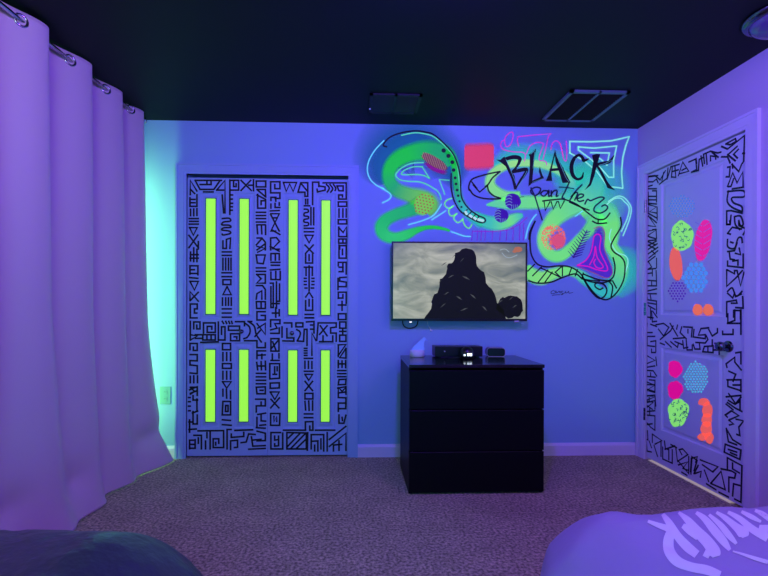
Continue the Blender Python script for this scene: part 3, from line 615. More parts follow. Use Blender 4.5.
# ring behind the lettering, right swirls
mb = MB()
spray(mb, BACK, [(521,196,9),(505,196,10),(493,189,10),(490,180,9.5),(496,171,8.5),(508,165,7.5),(522,163,7),(538,164,7),(552,168,7),(564,175,7),(571,183,8),(574,190,6)], o2, [LGRN, lin((150, 250, 130)), lin((170, 255, 130)), lin((150, 250, 150)), TEAL], .35)
spray(mb, BACK, [(486,205,1.5),(494,204,6),(506,203,12),(522,202.5,13),(545,202,12),(560,200,10),(572,196,10)], o2, [lin((95, 235, 150)), lin((110, 240, 150)), LGRN, TEAL], .3)
spray(mb, BACK, [(596,176,14),(592,192,22),(580,203,18),(566,210,17),(556,217,16),(549,226,14),(543,236,11),(544,247,11),(551,255,11.5),(560,256,11),(569,250,10.5),(578,241,10),(587,232,11),(595,222,14),(604,215,18)], o3, [TEAL, lin((110, 240, 150)), LGRN, lin((150, 255, 130)), LGRN, LGRN, lin((110, 235, 130)), lin((100, 235, 140))], .3)
spray(mb, BACK, [(594,206,8),(604,211,20),(610,222,20),(611,234,16),(611,246,13),(618,257,13),(621,268,14),(618,280,14),(612,291,12),(604,293,9),(594,287,9),(585,279,11),(576,273,9),(566,271,9),(553,274,11),(541,278,13),(531,274,13),(526,266,8)], o3, [TEAL, LGRN, LGRN, lin((110, 240, 140)), TEAL, TEAL, LGRN, lin((150, 255, 120)), LGRN], .3)
part('spray_swirl', mb, M['spray'], 'pale green loops behind the lettering')
# bright thin lines
mb = MB(); LW = .0085
MINT2 = lin((150, 255, 220)); MG = lin((95, 235, 160))
for l, c in ((M1([(155,130),(80,210),(30,300),(20,380),(45,450),(100,500),(160,527)]) + M2([(160,30),(230,75),(250,105),(230,140),(168,170)]), CYAN),
             (M1([(300,86),(400,66),(480,72),(576,105)]) + E3([(420,128),(446,180),(456,250),(462,310),(480,360)]), MG),
             (M1([(475,345),(400,345),(330,370),(300,398),(320,410),(430,408),(495,420)]), MG),
             (M1([(480,310),(380,318),(300,355),(253,410),(290,452),(370,465),(440,468),(510,490),(576,530)]) + E3([(352,300),(368,322),(373,345)]), MG),
             (E3([(375,365),(340,415),(290,440),(222,460)]), CYAN), (E3([(395,395),(365,415),(330,437)]), CYAN),
             (E3([(422,338),(398,348),(390,368),(408,384),(432,372)]), LGRN), (E3([(425,375),(408,395),(420,420),(447,408)]), LGRN), (E3([(442,410),(432,432),(452,450),(475,432)]), LGRN), (E3([(472,435),(482,462),(502,476),(515,458)]), LGRN),
             (E3([(420,492),(450,502),(480,512),(508,514)]), CYAN),
             (M7([(4,450),(22,370),(50,310),(86,265)]), CYAN), (M7([(385,280),(410,262),(440,240)]), CYAN),
             (M7([(625,190),(680,147),(730,140),(760,165)]) + E4([(640,380),(632,430),(605,490)]), MINT2), (M7([(640,165),(700,128),(745,128)]) + E4([(632,350),(650,385),(640,440),(612,510)]), MINT2),
             (M8([(600,30),(590,100),(640,190),(700,215),(718,260),(700,330)]), MINT2)):
    mb = MB(); stroke(mb, BACK, l, LW, o4, sm=True, col=c); part('outline_stroke', mb, M['line'])
for l, c in ((M1([(470,345),(530,440)]), MG), (M1([(495,420),(530,440)]), MG), (E3([(410,255),(365,252),(390,320)]), MG)):
    mb = MB(); stroke(mb, BACK, l, LW * .9, o4, col=c); part('outline_stroke', mb, M['line'])
for l in (M6([(80,190),(80,95),(250,98),(420,90),(500,72),(568,55),(540,130),(515,230),(505,350),(515,480),(440,470),(395,470),(300,340),(200,255),(80,190)]),
          M6([(150,140),(280,150),(465,132),(440,250),(440,390),(400,390),(340,320),(250,240),(150,165),(150,140)]), M6([(250,187),(405,190),(385,292),(340,245),(320,232)])):
    mb = MB(); stroke(mb, BACK, l, .0105, o4, col=MINT2); part('kite_outline', mb, M['line'], 'nested mint kite outline')
# red square, coral circle, seed pod, palm leaves, magenta work
RED = lin((240, 70, 105))
mb = MB()
spray(mb, BACK, [(464.2,157,20),(467,157,24),(474,156.8,24.5),(482,156.5,24.5),(490,156,24),(494,156,20)], o3, [RED, RED], .22)
part('spray_square', mb, M['spray'], 'coral red soft square')
mb = MB(); blob(mb, BACK, 553.3, 237.5, 13, 13.5, o4, lin((255, 120, 95)), 0, .12, 32, .02, 3)
part('stippled_disc', mb, M['speck'], 'coral stippled disc')
mb = MB(); blob(mb, BACK, 558, 241, 8.5, 8.5, o4 + .0003, lin((240, 90, 120)), -.7, .4, 24, .03, 4)
part('disc_core', mb, M['spray'], 'pink heart of the coral disc')
mb = MB(); blob(mb, BACK, 424, 204, 10.5, 12.5, o3, lin((130, 225, 60)), .5, .2, 28, .04, 5)
part('seed_pod', mb, M['spray'], 'yellow green pod')
mb = MB()
for j in range(-4, 5):
    for i in range(-3, 4):
        x, y = i * 3.6 + (1.8 if j % 2 else 0), j * 2.9
        if (x / 9.8) ** 2 + (y / 11.5) ** 2 < 1: blob(mb, BACK, 424 + x * .9 - y * .35, 204 + y * .95 + x * .2, .85, .85, o4, lin((200, 60, 20)), 0, .1, 8)
part('pod_dots', mb, M['matte'], 'rust red dots')
mb = MB(); blob(mb, BACK, 436, 168, 13.5, 4.6, o3, lin((170, 15, 130)), .42, .35, 24, .04, 6)
part('magenta_smear', mb, M['matte'], 'magenta smear')  # magenta paint below the rust brush shape
mb = MB(); blob(mb, BACK, 434, 161.5, 15.5, 5.0, o4, lin((150, 75, 75)), .52, .15, 24, .05, 7)
part('brush_shape', mb, M['matte'], 'rust bristly brush shape')
mb = MB()
for i in range(15):
    t = -13 + i * 1.85; cx, cy = 434 + t * math.cos(.52), 161.5 + t * math.sin(.52); hh = 4.6 * math.sqrt(max(0.05, 1 - (t / 15.5) ** 2))
    stroke(mb, BACK, [(cx + hh * .3, cy - hh), (cx - hh * .3, cy + hh)], .0034, o4 + .0004, col=lin((215, 190, 110)))
part('brush_bristles', mb, M['matte'], 'pale yellow bristles')
mb = MB(); VIO = lin((75, 10, 160))
for (x, y, a, b) in ((512.7, 201.3, 8.3, 8.2), (501.3, 215.6, 7.2, 7.2)): 
    mb = MB(); blob(mb, BACK, x, y, a, b, o4, VIO, 0, .08, 28, .03, 8); part('monstera_leaf', mb, M['matte'], 'violet split leaf')
for (x, y, s) in ((512.7, 201.3, 8.0), (501.3, 215.6, 7.0)):
    mb = MB()
    for i in range(4):
        yy = y - s * .62 + i * s * .38
        stroke(mb, BACK, [(x - s * .95, yy + s * .1), (x - s * .45, yy - s * .12), (x - s * .12, yy + s * .05)], .005, o5, sm=True, col=lin((150, 200, 190)))
        stroke(mb, BACK, [(x - s * .2 + i * s * .3, y + s * .95), (x - s * .1 + i * s * .22, y + s * .45)], .0042, o5, col=lin((130, 190, 190)))
    part('leaf_slits', mb, M['matte'], 'pale slits of a split leaf')
mb = MB(); a0, a1 = E5([(278,300)])[0], E5([(350,158)])[0]
stroke(mb, BACK, [a0, a1], .007, o4, col=VIO)
for i in range(10):
    t = i / 10; x, y = a0[0] + (a1[0] - a0[0]) * t, a0[1] + (a1[1] - a0[1]) * t; k = 9.0 * (1 - .5 * t)
    stroke(mb, BACK, [(x, y, .008), (x - k * .6, y - k * .72, .004)], 0, o4, col=lin((45, 10, 110)))
    stroke(mb, BACK, [(x, y, .012), (x + k * .95, y - k * .3, .005)], 0, o4, col=VIO)
part('palm_leaf', mb, M['matte'], 'violet feathery palm leaf')
mb = MB(); MAGE = lin((225, 20, 190)); MAG2 = lin((225, 60, 200))
poly(mb, BACK, smooth_line(M8([(490,22),(530,12),(555,60),(550,170),(600,290),(605,350),(565,372),(480,335),(372,295),(365,278),(430,240),(470,120)]), 4, True), o3, col=lin((105, 60, 205)))
part('violet_field', mb, M['matte'], 'violet ground of the magenta shape')
mb = MB()
for l in (M8([(365,282),(425,245),(462,180),(480,85),(508,65),(528,90),(522,180),(570,285),(568,320),(500,312),(440,290),(365,282)]), M8([(450,278),(480,220),(490,150),(502,225),(545,292),(505,300),(480,265),(490,240)])):
    mb = MB(); stroke(mb, BACK, l, .0095, o4, sm=True, col=MAGE); part('magenta_stroke', mb, M['line'])
mb = MB(); stroke(mb, BACK, M8([(480,25),(530,12),(556,60),(553,170),(602,290),(606,345),(565,370),(480,335),(375,292)]), .006, o4, sm=True, col=lin((200, 110, 150))); part('dusky_pink_stroke', mb, M['matte'])
for l in (M5([(290,300),(300,240),(270,215),(180,210),(95,190),(62,150),(75,110),(100,95),(115,60),(150,27),(180,27),(177,90),(150,150),(112,155),(100,100)]), M5([(310,230),(340,160),(400,122),(460,125),(470,150),(430,280),(490,300),(505,335)]),
          M5([(545,190),(560,130),(600,105),(640,150),(660,250)]), M6([(0,110),(18,180),(30,240),(50,252),(55,180),(50,92)])):
    mb = MB(); stroke(mb, BACK, l, .0075, o4, sm=True, col=MAG2); part('magenta_stroke', mb, M['line'])
for l in (M5([(235,155),(222,100),(230,65),(380,50),(548,36),(520,60),(500,160),(480,240),(470,280)]),): mb = MB(); stroke(mb, BACK, l, .0075, o4, col=MAG2); part('magenta_stroke', mb, M['line'])
mb = MB()
for x in (325, 365, 395, 425, 480, 540, 590, 640, 690, 720):
    stroke(mb, BACK, M4([(x, 352 - max(0, x - 560) * .35), (x - 5, 425)]), .006, o4, col=lin((130, 35, 190)))
stroke(mb, BACK, M4([(325,355),(480,358),(600,345),(690,300),(745,250)]), .006, o4, col=lin((150, 40, 190)))
part('magenta_fringe', mb, M['line'], 'row of short magenta strokes above the television')
# black brush work
BW = .0115
for l in (M1([(178,180),(150,165),(200,105),(290,68),(400,50),(490,58),(576,88)]) + E3([(420,122),(448,180),(461,240),(463,290),(470,340),(500,385),(540,415),(572,430),(576,445),(555,450),(510,430),(460,395),(432,345),(420,290),(420,225)]),
          M3([(672,400),(560,422),(430,460),(390,490),(372,540),(374,576)]) + M4([(305,38),(340,80),(420,105),(540,105),(490,85),(452,50),(440,5)]),
          M3([(665,405),(600,460),(560,520),(530,545)]),
          M7([(30,455),(36,400),(76,318)]),
          M7([(135,162),(220,152),(300,150),(400,190),(490,260),(550,300),(610,300),(650,255)]), M7([(340,170),(430,210),(490,232)]), M7([(518,318),(560,335),(625,330)]),
          E5([(525,92),(527,140),(492,200),(475,240),(490,272),(530,300),(548,340),(540,420),(500,490),(450,522),(400,500),(350,440),(315,385),(260,350),(200,345),(140,350),(90,335),(60,290),(52,230),(55,170),(78,112)]),
          E5([(45,422),(90,435),(160,430),(230,402),(290,387),(325,412),(380,430),(440,432),(485,405),(496,350),(486,302)]),
          M8([(400,362),(450,450),(510,510),(550,500),(570,460),(555,420),(520,405),(490,410),(490,432),(520,450),(542,440)]), M8([(580,390),(610,430),(600,500)]), M8([(610,390),(637,440)]), M8([(405,342),(470,368),(530,385),(600,390)])):
    mb = MB(); stroke(mb, BACK, l, BW, o5, sm=True); part('brush_outline', mb, M['black'])
mb = MB()
for l in (M4([(330,0),(380,55),(440,5)]), M3([(400,500),(450,560)]), M7([(560,302),(560,335)]), M7([(145,165),(155,235),(190,168)]), M7([(200,168),(215,225),(245,165)]), M7([(255,165),(270,220),(300,162)]),
          E5([(40,372),(75,337)]), E5([(65,397),(110,352)]), E5([(95,430),(145,367)]), E5([(130,430),(168,377)]), M8([(110,300),(250,367)]), M8([(255,290),(210,330),(247,365)]), M8([(260,290),(260,355)]), M8([(325,297),(305,350)]), M8([(365,312),(350,355)]), M8([(405,335),(395,377)]), M8([(400,377),(470,388),(520,392)]),
          M4([(262,213),(285,190)]), M4([(292,235),(315,208)]), M4([(325,258),(345,230)]), M4([(355,275),(372,245)])):
    mb = MB(); stroke(mb, BACK, l, BW * .85, o5); part('brush_bar', mb, M['black'])
mb = MB()
stroke(mb, BACK, M4([(685,100),(700,92),(720,90)]), .004, o5); part('leaf_stem', mb, M['black'])
for (x, y, r) in ((385,118,2.2),(407,143,2.1),(425,172,2.0),(431,208,1.8),(438,244,1.5),(442,272,1.4),(447,300,1.4),(452,326,1.3),(458,352,1.2),(467,378,1.1)):
    mb = MB(); a = E3([(x, y)])[0]; poly(mb, BACK, [(a[0] + r * math.cos(k * PI / 8), a[1] + r * math.sin(k * PI / 8)) for k in range(16)], o5); part('brush_dot', mb, M['black'])
mb = MB()
for l in (M4([(272,208),(280,222)]), M4([(305,235),(318,243)]), M4([(338,252),(350,262)]), M4([(370,265),(405,275)])): stroke(mb, BACK, [(*l[0], .018), (*l[1], .018)], 0, o5 + .0004, col=lin((200, 250, 220)))
part('tail_blocks', mb, M['line'], 'white green blocks in the snake tail')
# lettering: BLACK / panther
mb = MB()
poly(mb, BACK, M5([(20,285),(60,288),(98,255),(132,330),(160,390),(195,440),(216,572),(192,572),(168,470),(110,350),(62,312)]), o6)
stroke(mb, BACK, wide(M5, [(95,285,.024),(180,262,.030),(242,272,.030),(240,310,.022),(212,362,.018),(170,402,.012)]), 0, o6 + .0003, sm=True)
stroke(mb, BACK, wide(M5, [(165,410,.016),(230,392,.026),(308,380,.026),(298,420,.022),(250,490,.018),(204,566,.010)]), 0, o6 + .0006, sm=True)
part('letter', mb, M['black'], 'big black letter B')
mb = MB()
poly(mb, BACK, M5([(330,238),(360,220),(403,178),(388,260),(376,380),(366,490),(348,528),(328,543),(340,400),(342,260)]), o6)
poly(mb, BACK, M5([(350,520),(366,488),(446,452),(428,400),(438,348),(452,405),(478,465)]), o6 + .0003)
part('letter', mb, M['black'], 'big black letter L')
mb = MB()
poly(mb, BACK, M5([(585,188),(592,230),(575,270),(548,400),(557,490),(497,490),(522,425),(556,300)]), o6)
poly(mb, BACK, E4([(297,113),(310,150),(345,218),(370,266),(333,268),(320,225),(300,168)]), o6 + .0003)
stroke(mb, BACK, E4([(278,208),(333,203)]), .020, o6 + .0009)
part('letter', mb, M['black'], 'big black letter A')
mb = MB()
stroke(mb, BACK, wide(M6, [(232,238,.008),(195,252,.024),(178,222,.022),(150,208,.018),(112,240,.026),(92,300,.030),(102,370,.028),(140,405,.020),(178,392,.018),(190,352,.007)]), 0, o6, sm=True)
part('letter', mb, M['black'], 'big black letter C')
mb = MB()
poly(mb, BACK, M6([(262,208),(300,198),(328,200),(305,280),(280,380),(252,455),(200,497),(238,440),(256,350),(272,262)]), o6)
stroke(mb, BACK, wide(M6, [(285,290,.020),(350,275,.026),(405,262,.020),(440,213,.008)]), 0, o6 + .0003, sm=True)
poly(mb, BACK, M6([(285,285),(318,300),(350,350),(385,420),(412,458),(452,497),(388,478),(362,425),(325,350)]), o6 + .0006)
part('letter', mb, M['black'], 'big black letter K')
for l in (M5([(110,280),(160,390),(205,510)]), M5([(350,235),(392,195)]), M5([(388,215),(372,370)]), M5([(270,268),(262,310),(220,365)]), M5([(315,395),(275,470),(225,545)]), M5([(450,365),(466,440)]), M5([(366,505),(465,470)]), E4([(303,135),(345,235),(362,262)]), M6([(130,235),(112,300),(125,370)]), M6([(320,290),(360,280),(425,250)])):
    mb = MB(); stroke(mb, BACK, l, .0028, o6 + .0012, sm=True, col=lin((120, 220, 200))); part('letter_highlight', mb, M['matte'])
mb = MB()
for l in (M7([(78,122),(48,102),(46,75),(85,56),(118,68),(105,102),(78,122)]), M7([(178,86),(140,84),(120,108),(145,125),(175,95),(182,82),(180,125),(192,122)]), M7([(200,85),(202,128)]), M7([(202,105),(225,82),(245,85),(238,125),(252,122)]),
          M7([(338,20),(305,90),(283,135),(300,142)]), M7([(435,38),(385,90),(345,152)]), M7([(352,130),(385,98),(402,105),(380,155)]), M7([(398,145),(440,130),(445,112),(415,112),(398,145),(415,165),(448,158)]), 
          M7([(458,185),(478,150),(500,160),(530,148),(575,132),(606,140),(575,170),(535,205),(530,240),(575,255),(620,232),(632,208),(612,192),(588,203)])):
    stroke(mb, BACK, l, .0115, o6, sm=True)
stroke(mb, BACK, M7([(262,55),(320,58),(372,68)]), .008, o6 + .0003); stroke(mb, BACK, M7([(44,62),(74,125),(130,307)]), .011, o6 + .0003)
part('script_lettering', mb, mat('dark_teal_paint', (0.006, 0.03, 0.06), .55), 'dark teal script reading panther')
sig = crop(540, 260, 11.52); mb = MB()
for l in (sig([(160,350),(130,362),(128,385),(155,388),(185,372)]), sig([(165,362),(185,358),(180,378),(205,372),(220,360),(228,378),(248,372)]), sig([(232,362),(262,360)]), sig([(255,380),(262,395),(240,398),(285,378),(290,362),(298,380),(318,372),(328,362),(335,382),(375,374)]), sig([(138,408),(180,402),(225,400)])):
    stroke(mb, BACK, l, .0042, o4, sm=True)
part('signature', mb, mat('navy_marker', (.02, .03, .10), .6), 'small dark scribbled signature')

# ------------------------------------------------------------------ television
TY = D - .100
x0, z1 = onY(391.8, 241.3, TY).x, onY(391.8, 241.3, TY).z; x1, z0 = onY(527.0, 321.2, TY).x, onY(527.0, 321.2, TY).z
tv = thing('television', ((x0 + x1) / 2, D, z0), 'wall mounted flat black television showing a misty grey picture above the dresser', 'television')
mb = MB(); mb.box(x0, x1, TY + .006, TY + .034, z0, z1); mb.box(x0 + .10, x1 - .10, TY + .034, TY + .060, z0 + .04, z1 - .16); mb.build('case', M['plastic'], tv, bevel=.003)
mb = MB(); bz = .011
mb.box(x0, x1, TY, TY + .006, z1 - bz, z1); mb.box(x0, x1, TY, TY + .006, z0, z0 + .017); mb.box(x0, x0 + bz, TY, TY + .006, z0 + .017, z1 - bz); mb.box(x1 - bz, x1, TY, TY + .006, z0 + .017, z1 - bz)
mb.build('bezel', M['plastic'], tv)
mb = MB(); mb.box((x0 + x1) / 2 - .14, (x0 + x1) / 2 + .14, TY + .060, D, (z0 + z1) / 2 - .12, (z0 + z1) / 2 + .10); mb.build('mounting_bracket', M['darkmetal'], tv)
TVP = Plane('Y', TY + .004)
def screen_mat():
    m = bpy.data.materials.new('lit_screen_mist'); m.use_nodes = True; n = m.node_tree.nodes; L = m.node_tree.links; b = n['Principled BSDF']
    b.inputs['Base Color'].default_value = (.01, .01, .01, 1); b.inputs['Roughness'].default_value = .25
    tc = n.new('ShaderNodeTexCoord'); mp = n.new('ShaderNodeMapping'); mp.inputs['Location'].default_value = (-x0, 0, -z0); L.new(tc.outputs['Object'], mp.inputs['Vector'])
    sx = n.new('ShaderNodeSeparateXYZ'); L.new(mp.outputs[0], sx.inputs[0])
    wn = n.new('ShaderNodeTexNoise'); wn.inputs['Scale'].default_value = 4.5; wn.inputs['Detail'].default_value = 6; wn.inputs['Distortion'].default_value = .8
    m2 = n.new('ShaderNodeMapping'); m2.inputs['Scale'].default_value = (1, 1, 2.2); L.new(tc.outputs['Object'], m2.inputs[0]); L.new(m2.outputs[0], wn.inputs['Vector'])
    r = n.new('ShaderNodeValToRGB'); e = r.color_ramp.elements
    e[0].position, e[0].color = .28, (*lin((92, 108, 104)), 1); e[1].position, e[1].color = .72, (*lin((196, 198, 184)), 1)
    k = e.new(.5); k.color = (*lin((150, 156, 142)), 1)
    L.new(wn.outputs['Fac'], r.inputs['Fac'])
    def mixed(prev, val, lo, hi, col, amt):
        q = n.new('ShaderNodeMapRange'); q.inputs[1].default_value = lo; q.inputs[2].default_value = hi; q.inputs[4].default_value = amt; L.new(val, q.inputs[0])
        x = n.new('ShaderNodeMixRGB'); x.inputs[2].default_value = (*lin(col), 1); L.new(q.outputs[0], x.inputs[0]); L.new(prev, x.inputs[1]); return x.outputs[0]
    ad = n.new('ShaderNodeMath'); ad.operation = 'MULTIPLY'; L.new(sx.outputs[0], ad.inputs[0]); L.new(sx.outputs[2], ad.inputs[1])
    c = mixed(r.outputs[0], ad.outputs[0], .28, .50, (58, 84, 100), .85)
    s2 = n.new('ShaderNodeMath'); s2.operation = 'SUBTRACT'; L.new(sx.outputs[2], s2.inputs[0]); L.new(sx.outputs[0], s2.inputs[1])
    c = mixed(c, s2.outputs[0], .30, .58, (84, 100, 104), .8)
    L.new(c, b.inputs['Emission Color']); b.inputs['Emission Strength'].default_value = .92
    return m
mb = MB(); mb.box(x0 + bz - .002, x1 - bz + .002, TY + .004, TY + .0058, z0 + .015, z1 - bz + .002); scr = mb.build('screen', screen_mat(), tv)
SP = Plane('Y', TY + .004)
rk = mat('screen_rock_dark', (.004, .004, .006), .5, spec=.1, emit=lin((19, 21, 26)), estr=.8); rk2 = mat('screen_rock_grey', (.004, .004, .006), .5, spec=.1, emit=lin((82, 86, 88)), estr=.8)
mb = MB()
def ragged(p, a=1.3):
    rr = random.Random(3); out = []
    for u, v in zip(p, p[1:]):
        out.append(u)
        for t in (.33, .66): out.append((u[0] + (v[0] - u[0]) * t + rr.uniform(-a, a) * .8, u[1] + (v[1] - u[1]) * t + rr.uniform(-a, a)))
    return out + [p[-1]]
poly(mb, SP, ragged([(424,319),(431,309),(433,297),(438,291),(440,279),(446,274),(447,266),(453,262),(455,253),(462,249),(472,249.5),(476,256),(477,266),(484,272),(486,283),(493,291),(497,303),(504,310),(506,319)]), .0004)
poly(mb, SP, ragged([(496,309),(500,299),(508,296),(517,296.5),(522,302),(523,311),(518,317),(508,318.5)]), .0004)
mb.build('rock_silhouette', rk, scr)
mb = MB(); rnd = random.Random(12)
for (ax, ay, bx, by) in ((441,266,447,262),(452,258,456,254),(460,262,464,258),(438,284,442,279),(448,278,454,275),(462,276,470,280),(444,295,449,292),(456,296,462,300),(470,294,476,299),(440,308,446,303),(460,311,468,308),(482,306,487,311),(498,303,503,300),(509,300,513,297),(512,308,517,305)):
    mb = MB(); poly(mb, SP, [(ax, ay), ((ax + bx) / 2 + .4, (ay + by) / 2 - 1.1), (bx, by), ((ax + bx) / 2 - .2, (ay + by) / 2 + .5)], .0007); mb.build('rock_glint', rk2, scr)
mb = MB()
for (x, y, a, b) in ((518, 249.5, 4, 2.8), (514.5, 251.5, 2, 1.4)): poly(mb, SP, [(x + a * math.cos(k * PI / 7) * (1 + .15 * (k % 2)), y + b * math.sin(k * PI / 7)) for k in range(14)], .0004 + .0003 * (a < 3))
mb.build('orange_glow', mat('screen_orange', (.01, .005, .004), .25, emit=lin((196, 122, 84)), estr=.7), scr)
mb = MB()
for l in ([(502,253),(506,257),(511,257.5),(517,255)], [(500,250),(505,249),(509,252)]): stroke(mb, SP, l, .006, .0004, sm=True)
mb.build('pale_wisps', mat('screen_wisp', (.01, .01, .01), .25, emit=lin((170, 190, 200)), estr=.7), scr)
mb = MB(); u, v = TVP.uv(516.5, 320.2); mb.box(u - .018, u + .018, TY - .001, TY + .008, v - .016, v - .002); tag(mb.build('sensor_tab', M['grey'], tv, bevel=.002), 'small grey tab under the lower edge')
mb = MB(); u, v = TVP.uv(411, 322); mb.box(u - .008, u + .008, TY + .02, TY + .026, v - .005, v + .003)
tag(mb.build('standby_light', mat('white_led', (.9, .9, .9), .4, emit=(1, 1, 1), estr=1.2), tv), 'tiny white light under the lower edge')

# ------------------------------------------------------------------ dresser
X0, X1, Y0, Y1, ZT = .3245, 1.1265, 2.516, 2.992, .764
dr = thing('dresser', ((X0 + X1) / 2, (Y0 + Y1) / 2, 0), 'black three drawer dresser standing against the wall under the television', 'dresser')
mb = MB(); mb.box(X0, X0 + .018, Y0 + .02, Y1, 0, ZT - .02); mb.box(X1 - .018, X1, Y0 + .02, Y1, 0, ZT - .02); mb.box(X0 + .018, X1 - .018, Y1 - .012, Y1, .03, ZT - .02); mb.box(X0 + .018, X1 - .018, Y0 + .06, Y1 - .012, .03, .045); mb.box(X0 + .018, X1 - .018, Y0 + .05, Y0 + .066, 0, .05)
mb.build('body', M['wood'], dr)
mb = MB(); mb.box(X0 - .002, X1 + .002, Y0 - .002, Y1, ZT - .02, ZT); mb.build('top', mat('black_glossy_top', (.004, .004, .006), .16, spec=.5), dr, bevel=.002)
zs = [.012, .258, .503, ZT - .026]
for a, b in zip(zs, zs[1:]):
    mb = MB(); zt2 = b - .007
    prof = [(Y0, a), (Y0, zt2), (Y0 + .016, zt2 - .0), (Y0 + .019, a)]
    prof = [(Y0, a), (Y0, zt2 - .004), (Y0 + .003, zt2), (Y0 + .019, zt2 - .020), (Y0 + .019, a)]
    xs = (X0 + .001, X1 - .001); mb.add([(x, y, z) for x in xs for y, z in prof], [(0, 1, 6, 5), (1, 2, 7, 6), (2, 3, 8, 7), (3, 4, 9, 8), (4, 0, 5, 9), (0, 4, 3, 2, 1), (5, 6, 7, 8, 9)])
    d_ = mb.build('drawer', M['wood'], dr)
    mb = MB(); mb.box(X0 + .03, X0 + .042, Y0 + .019, Y1 - .05, a + .03, zt2 - .045); mb.box(X1 - .042, X1 - .03, Y0 + .019, Y1 - .05, a + .03, zt2 - .045); mb.box(X0 + .03, X1 - .03, Y0 + .019, Y1 - .05, a + .03, a + .036); mb.build('drawer_box', M['wood'], d_)

# things on the dresser
def onTop(px, Y): return onY(px, 306, Y).x
x = onTop(417.3, 2.93); lampo = thing('night_lamp', (x, 2.93, ZT), 'small white round based lamp with a pale blue curling plume, on the dresser', 'lamp')
mb = MB(); mb.lathe([(.046, 0), (.050, .004), (.050, .030), (.046, .041), (.030, .045), (.002, .045)], (x, 2.93, ZT), 'Z', 32); mb.build('base', M['white'], lampo, smooth=True)
mb = MB(); pp = [(411.5,350),(414.5,345.5),(419,341.5),(424.2,337),(428,341),(425,340.2),(423.6,343),(424.6,350)]
f1 = [onY(a, b, 2.927) for a, b in pp]; f2 = [onY(a, b, 2.932) for a, b in pp]; n = len(pp)
mb.add(f1 + f2, [tuple(range(n)), tuple(range(2 * n - 1, n - 1, -1))] + [(k, (k + 1) % n, n + (k + 1) % n, n + k) for k in range(n)])
M['acryl'] = mat('edge_lit_acrylic', (.35, .5, .9), .2, emit=lin((90, 150, 240)), estr=.2); mb.build('plume', M['acryl'], lampo)
xa, xb = onTop(435.3, 2.855), onTop(483, 2.855)
bx = thing('media_box', ((xa + xb) / 2, 2.90, ZT), 'flat black media player box lying at the back of the dresser', 'media player')
mb = MB(); mb.box(xa, xb, 2.855, 2.97, ZT + .006, ZT + .075); mb.build('case', M['plastic'], bx, bevel=.004)
for fx in (xa + .03, xb - .03):
    for fy in (2.872, 2.952):
        mb = MB(); mb.lathe([(.010, 0), (.010, .007)], (fx, fy, ZT), 'Z', 12); mb.build('foot', M['plastic'], bx)
mb = MB(); mb.lathe([(.005, 0), (.005, .002), (.003, .003)], (onTop(444.8, 2.855), 2.8555, ZT + .042), 'Y', 14); mb.build('power_button', M['grey'], bx)
x = onTop(467.2, 2.80)
ck = thing('digital_clock', (x, 2.80, ZT), 'small round black domed clock with lit white digits, in front of the media box', 'clock')
mb = MB(); mb.lathe([(.038, 0), (.044, .006), (.046, .026), (.043, .048), (.034, .066), (.020, .077), (.002, .080)], (x, 2.80, ZT), 'Z', 32); mb.build('body', M['plastic'], ck, smooth=True)
mdig = mat('lit_digits', (.9, .9, .9), .4, emit=(.80, .95, 1.0), estr=2.2)
for (a, b) in ((464.0, 465.4), (467.4, 469.4), (470.0, 472.0)):
    mb = MB(); p = onY(a, 356.0, 2.752); q = onY(b, 353.4 if a > 466 else 354.4, 2.752); mb.box(p.x, q.x, 2.7515, 2.757, p.z, q.z); tag(mb.build('digit', mdig, ck), 'lit white digit')
x = onTop(495.6, 2.93)
al = thing('alarm_clock', (x, 2.93, ZT), 'small rounded black alarm clock with a pale rim, beside the media box', 'clock')
def rrect(w, h, r, n=6):
    out = []
    for (cx, cz, a0) in ((w / 2 - r, h - r, 0), (-w / 2 + r, h - r, 90), (-w / 2 + r, r, 180), (w / 2 - r, r, 270)):
        for k in range(n + 1): a = math.radians(a0 + 90 * k / n); out.append((cx + r * math.cos(a), cz + r * math.sin(a)))
    return out
def prism(mb, pts, c, y0, y1, rot):
    ca, sa = math.cos(rot), math.sin(rot); n = len(pts)
    tr = lambda u, y, z: (c[0] + u * ca - y * sa, c[1] + u * sa + y * ca, c[2] + z)
    mb.add([tr(u, y0, z) for u, z in pts] + [tr(u, y1, z) for u, z in pts], [tuple(range(n)), tuple(range(2 * n - 1, n - 1, -1))] + [(k, (k + 1) % n, n + (k + 1) % n, n + k) for k in range(n)])
mb = MB(); prism(mb, rrect(.128, .062, .022), (x, 2.93, ZT), -.022, .030, -.12); mb.build('case', M['plastic'], al, bevel=.003)
mb = MB(); rr = [Vector((x + (u * math.cos(-.12) - (-.0235) * math.sin(-.12)), 2.93 + u * math.sin(-.12) - .0235 * math.cos(-.12), ZT + z)) for u, z in rrect(.122, .060, .021)]
mb.tube(rr, .0022, 6, closed=True); mb.build('rim', M['grey'], al)

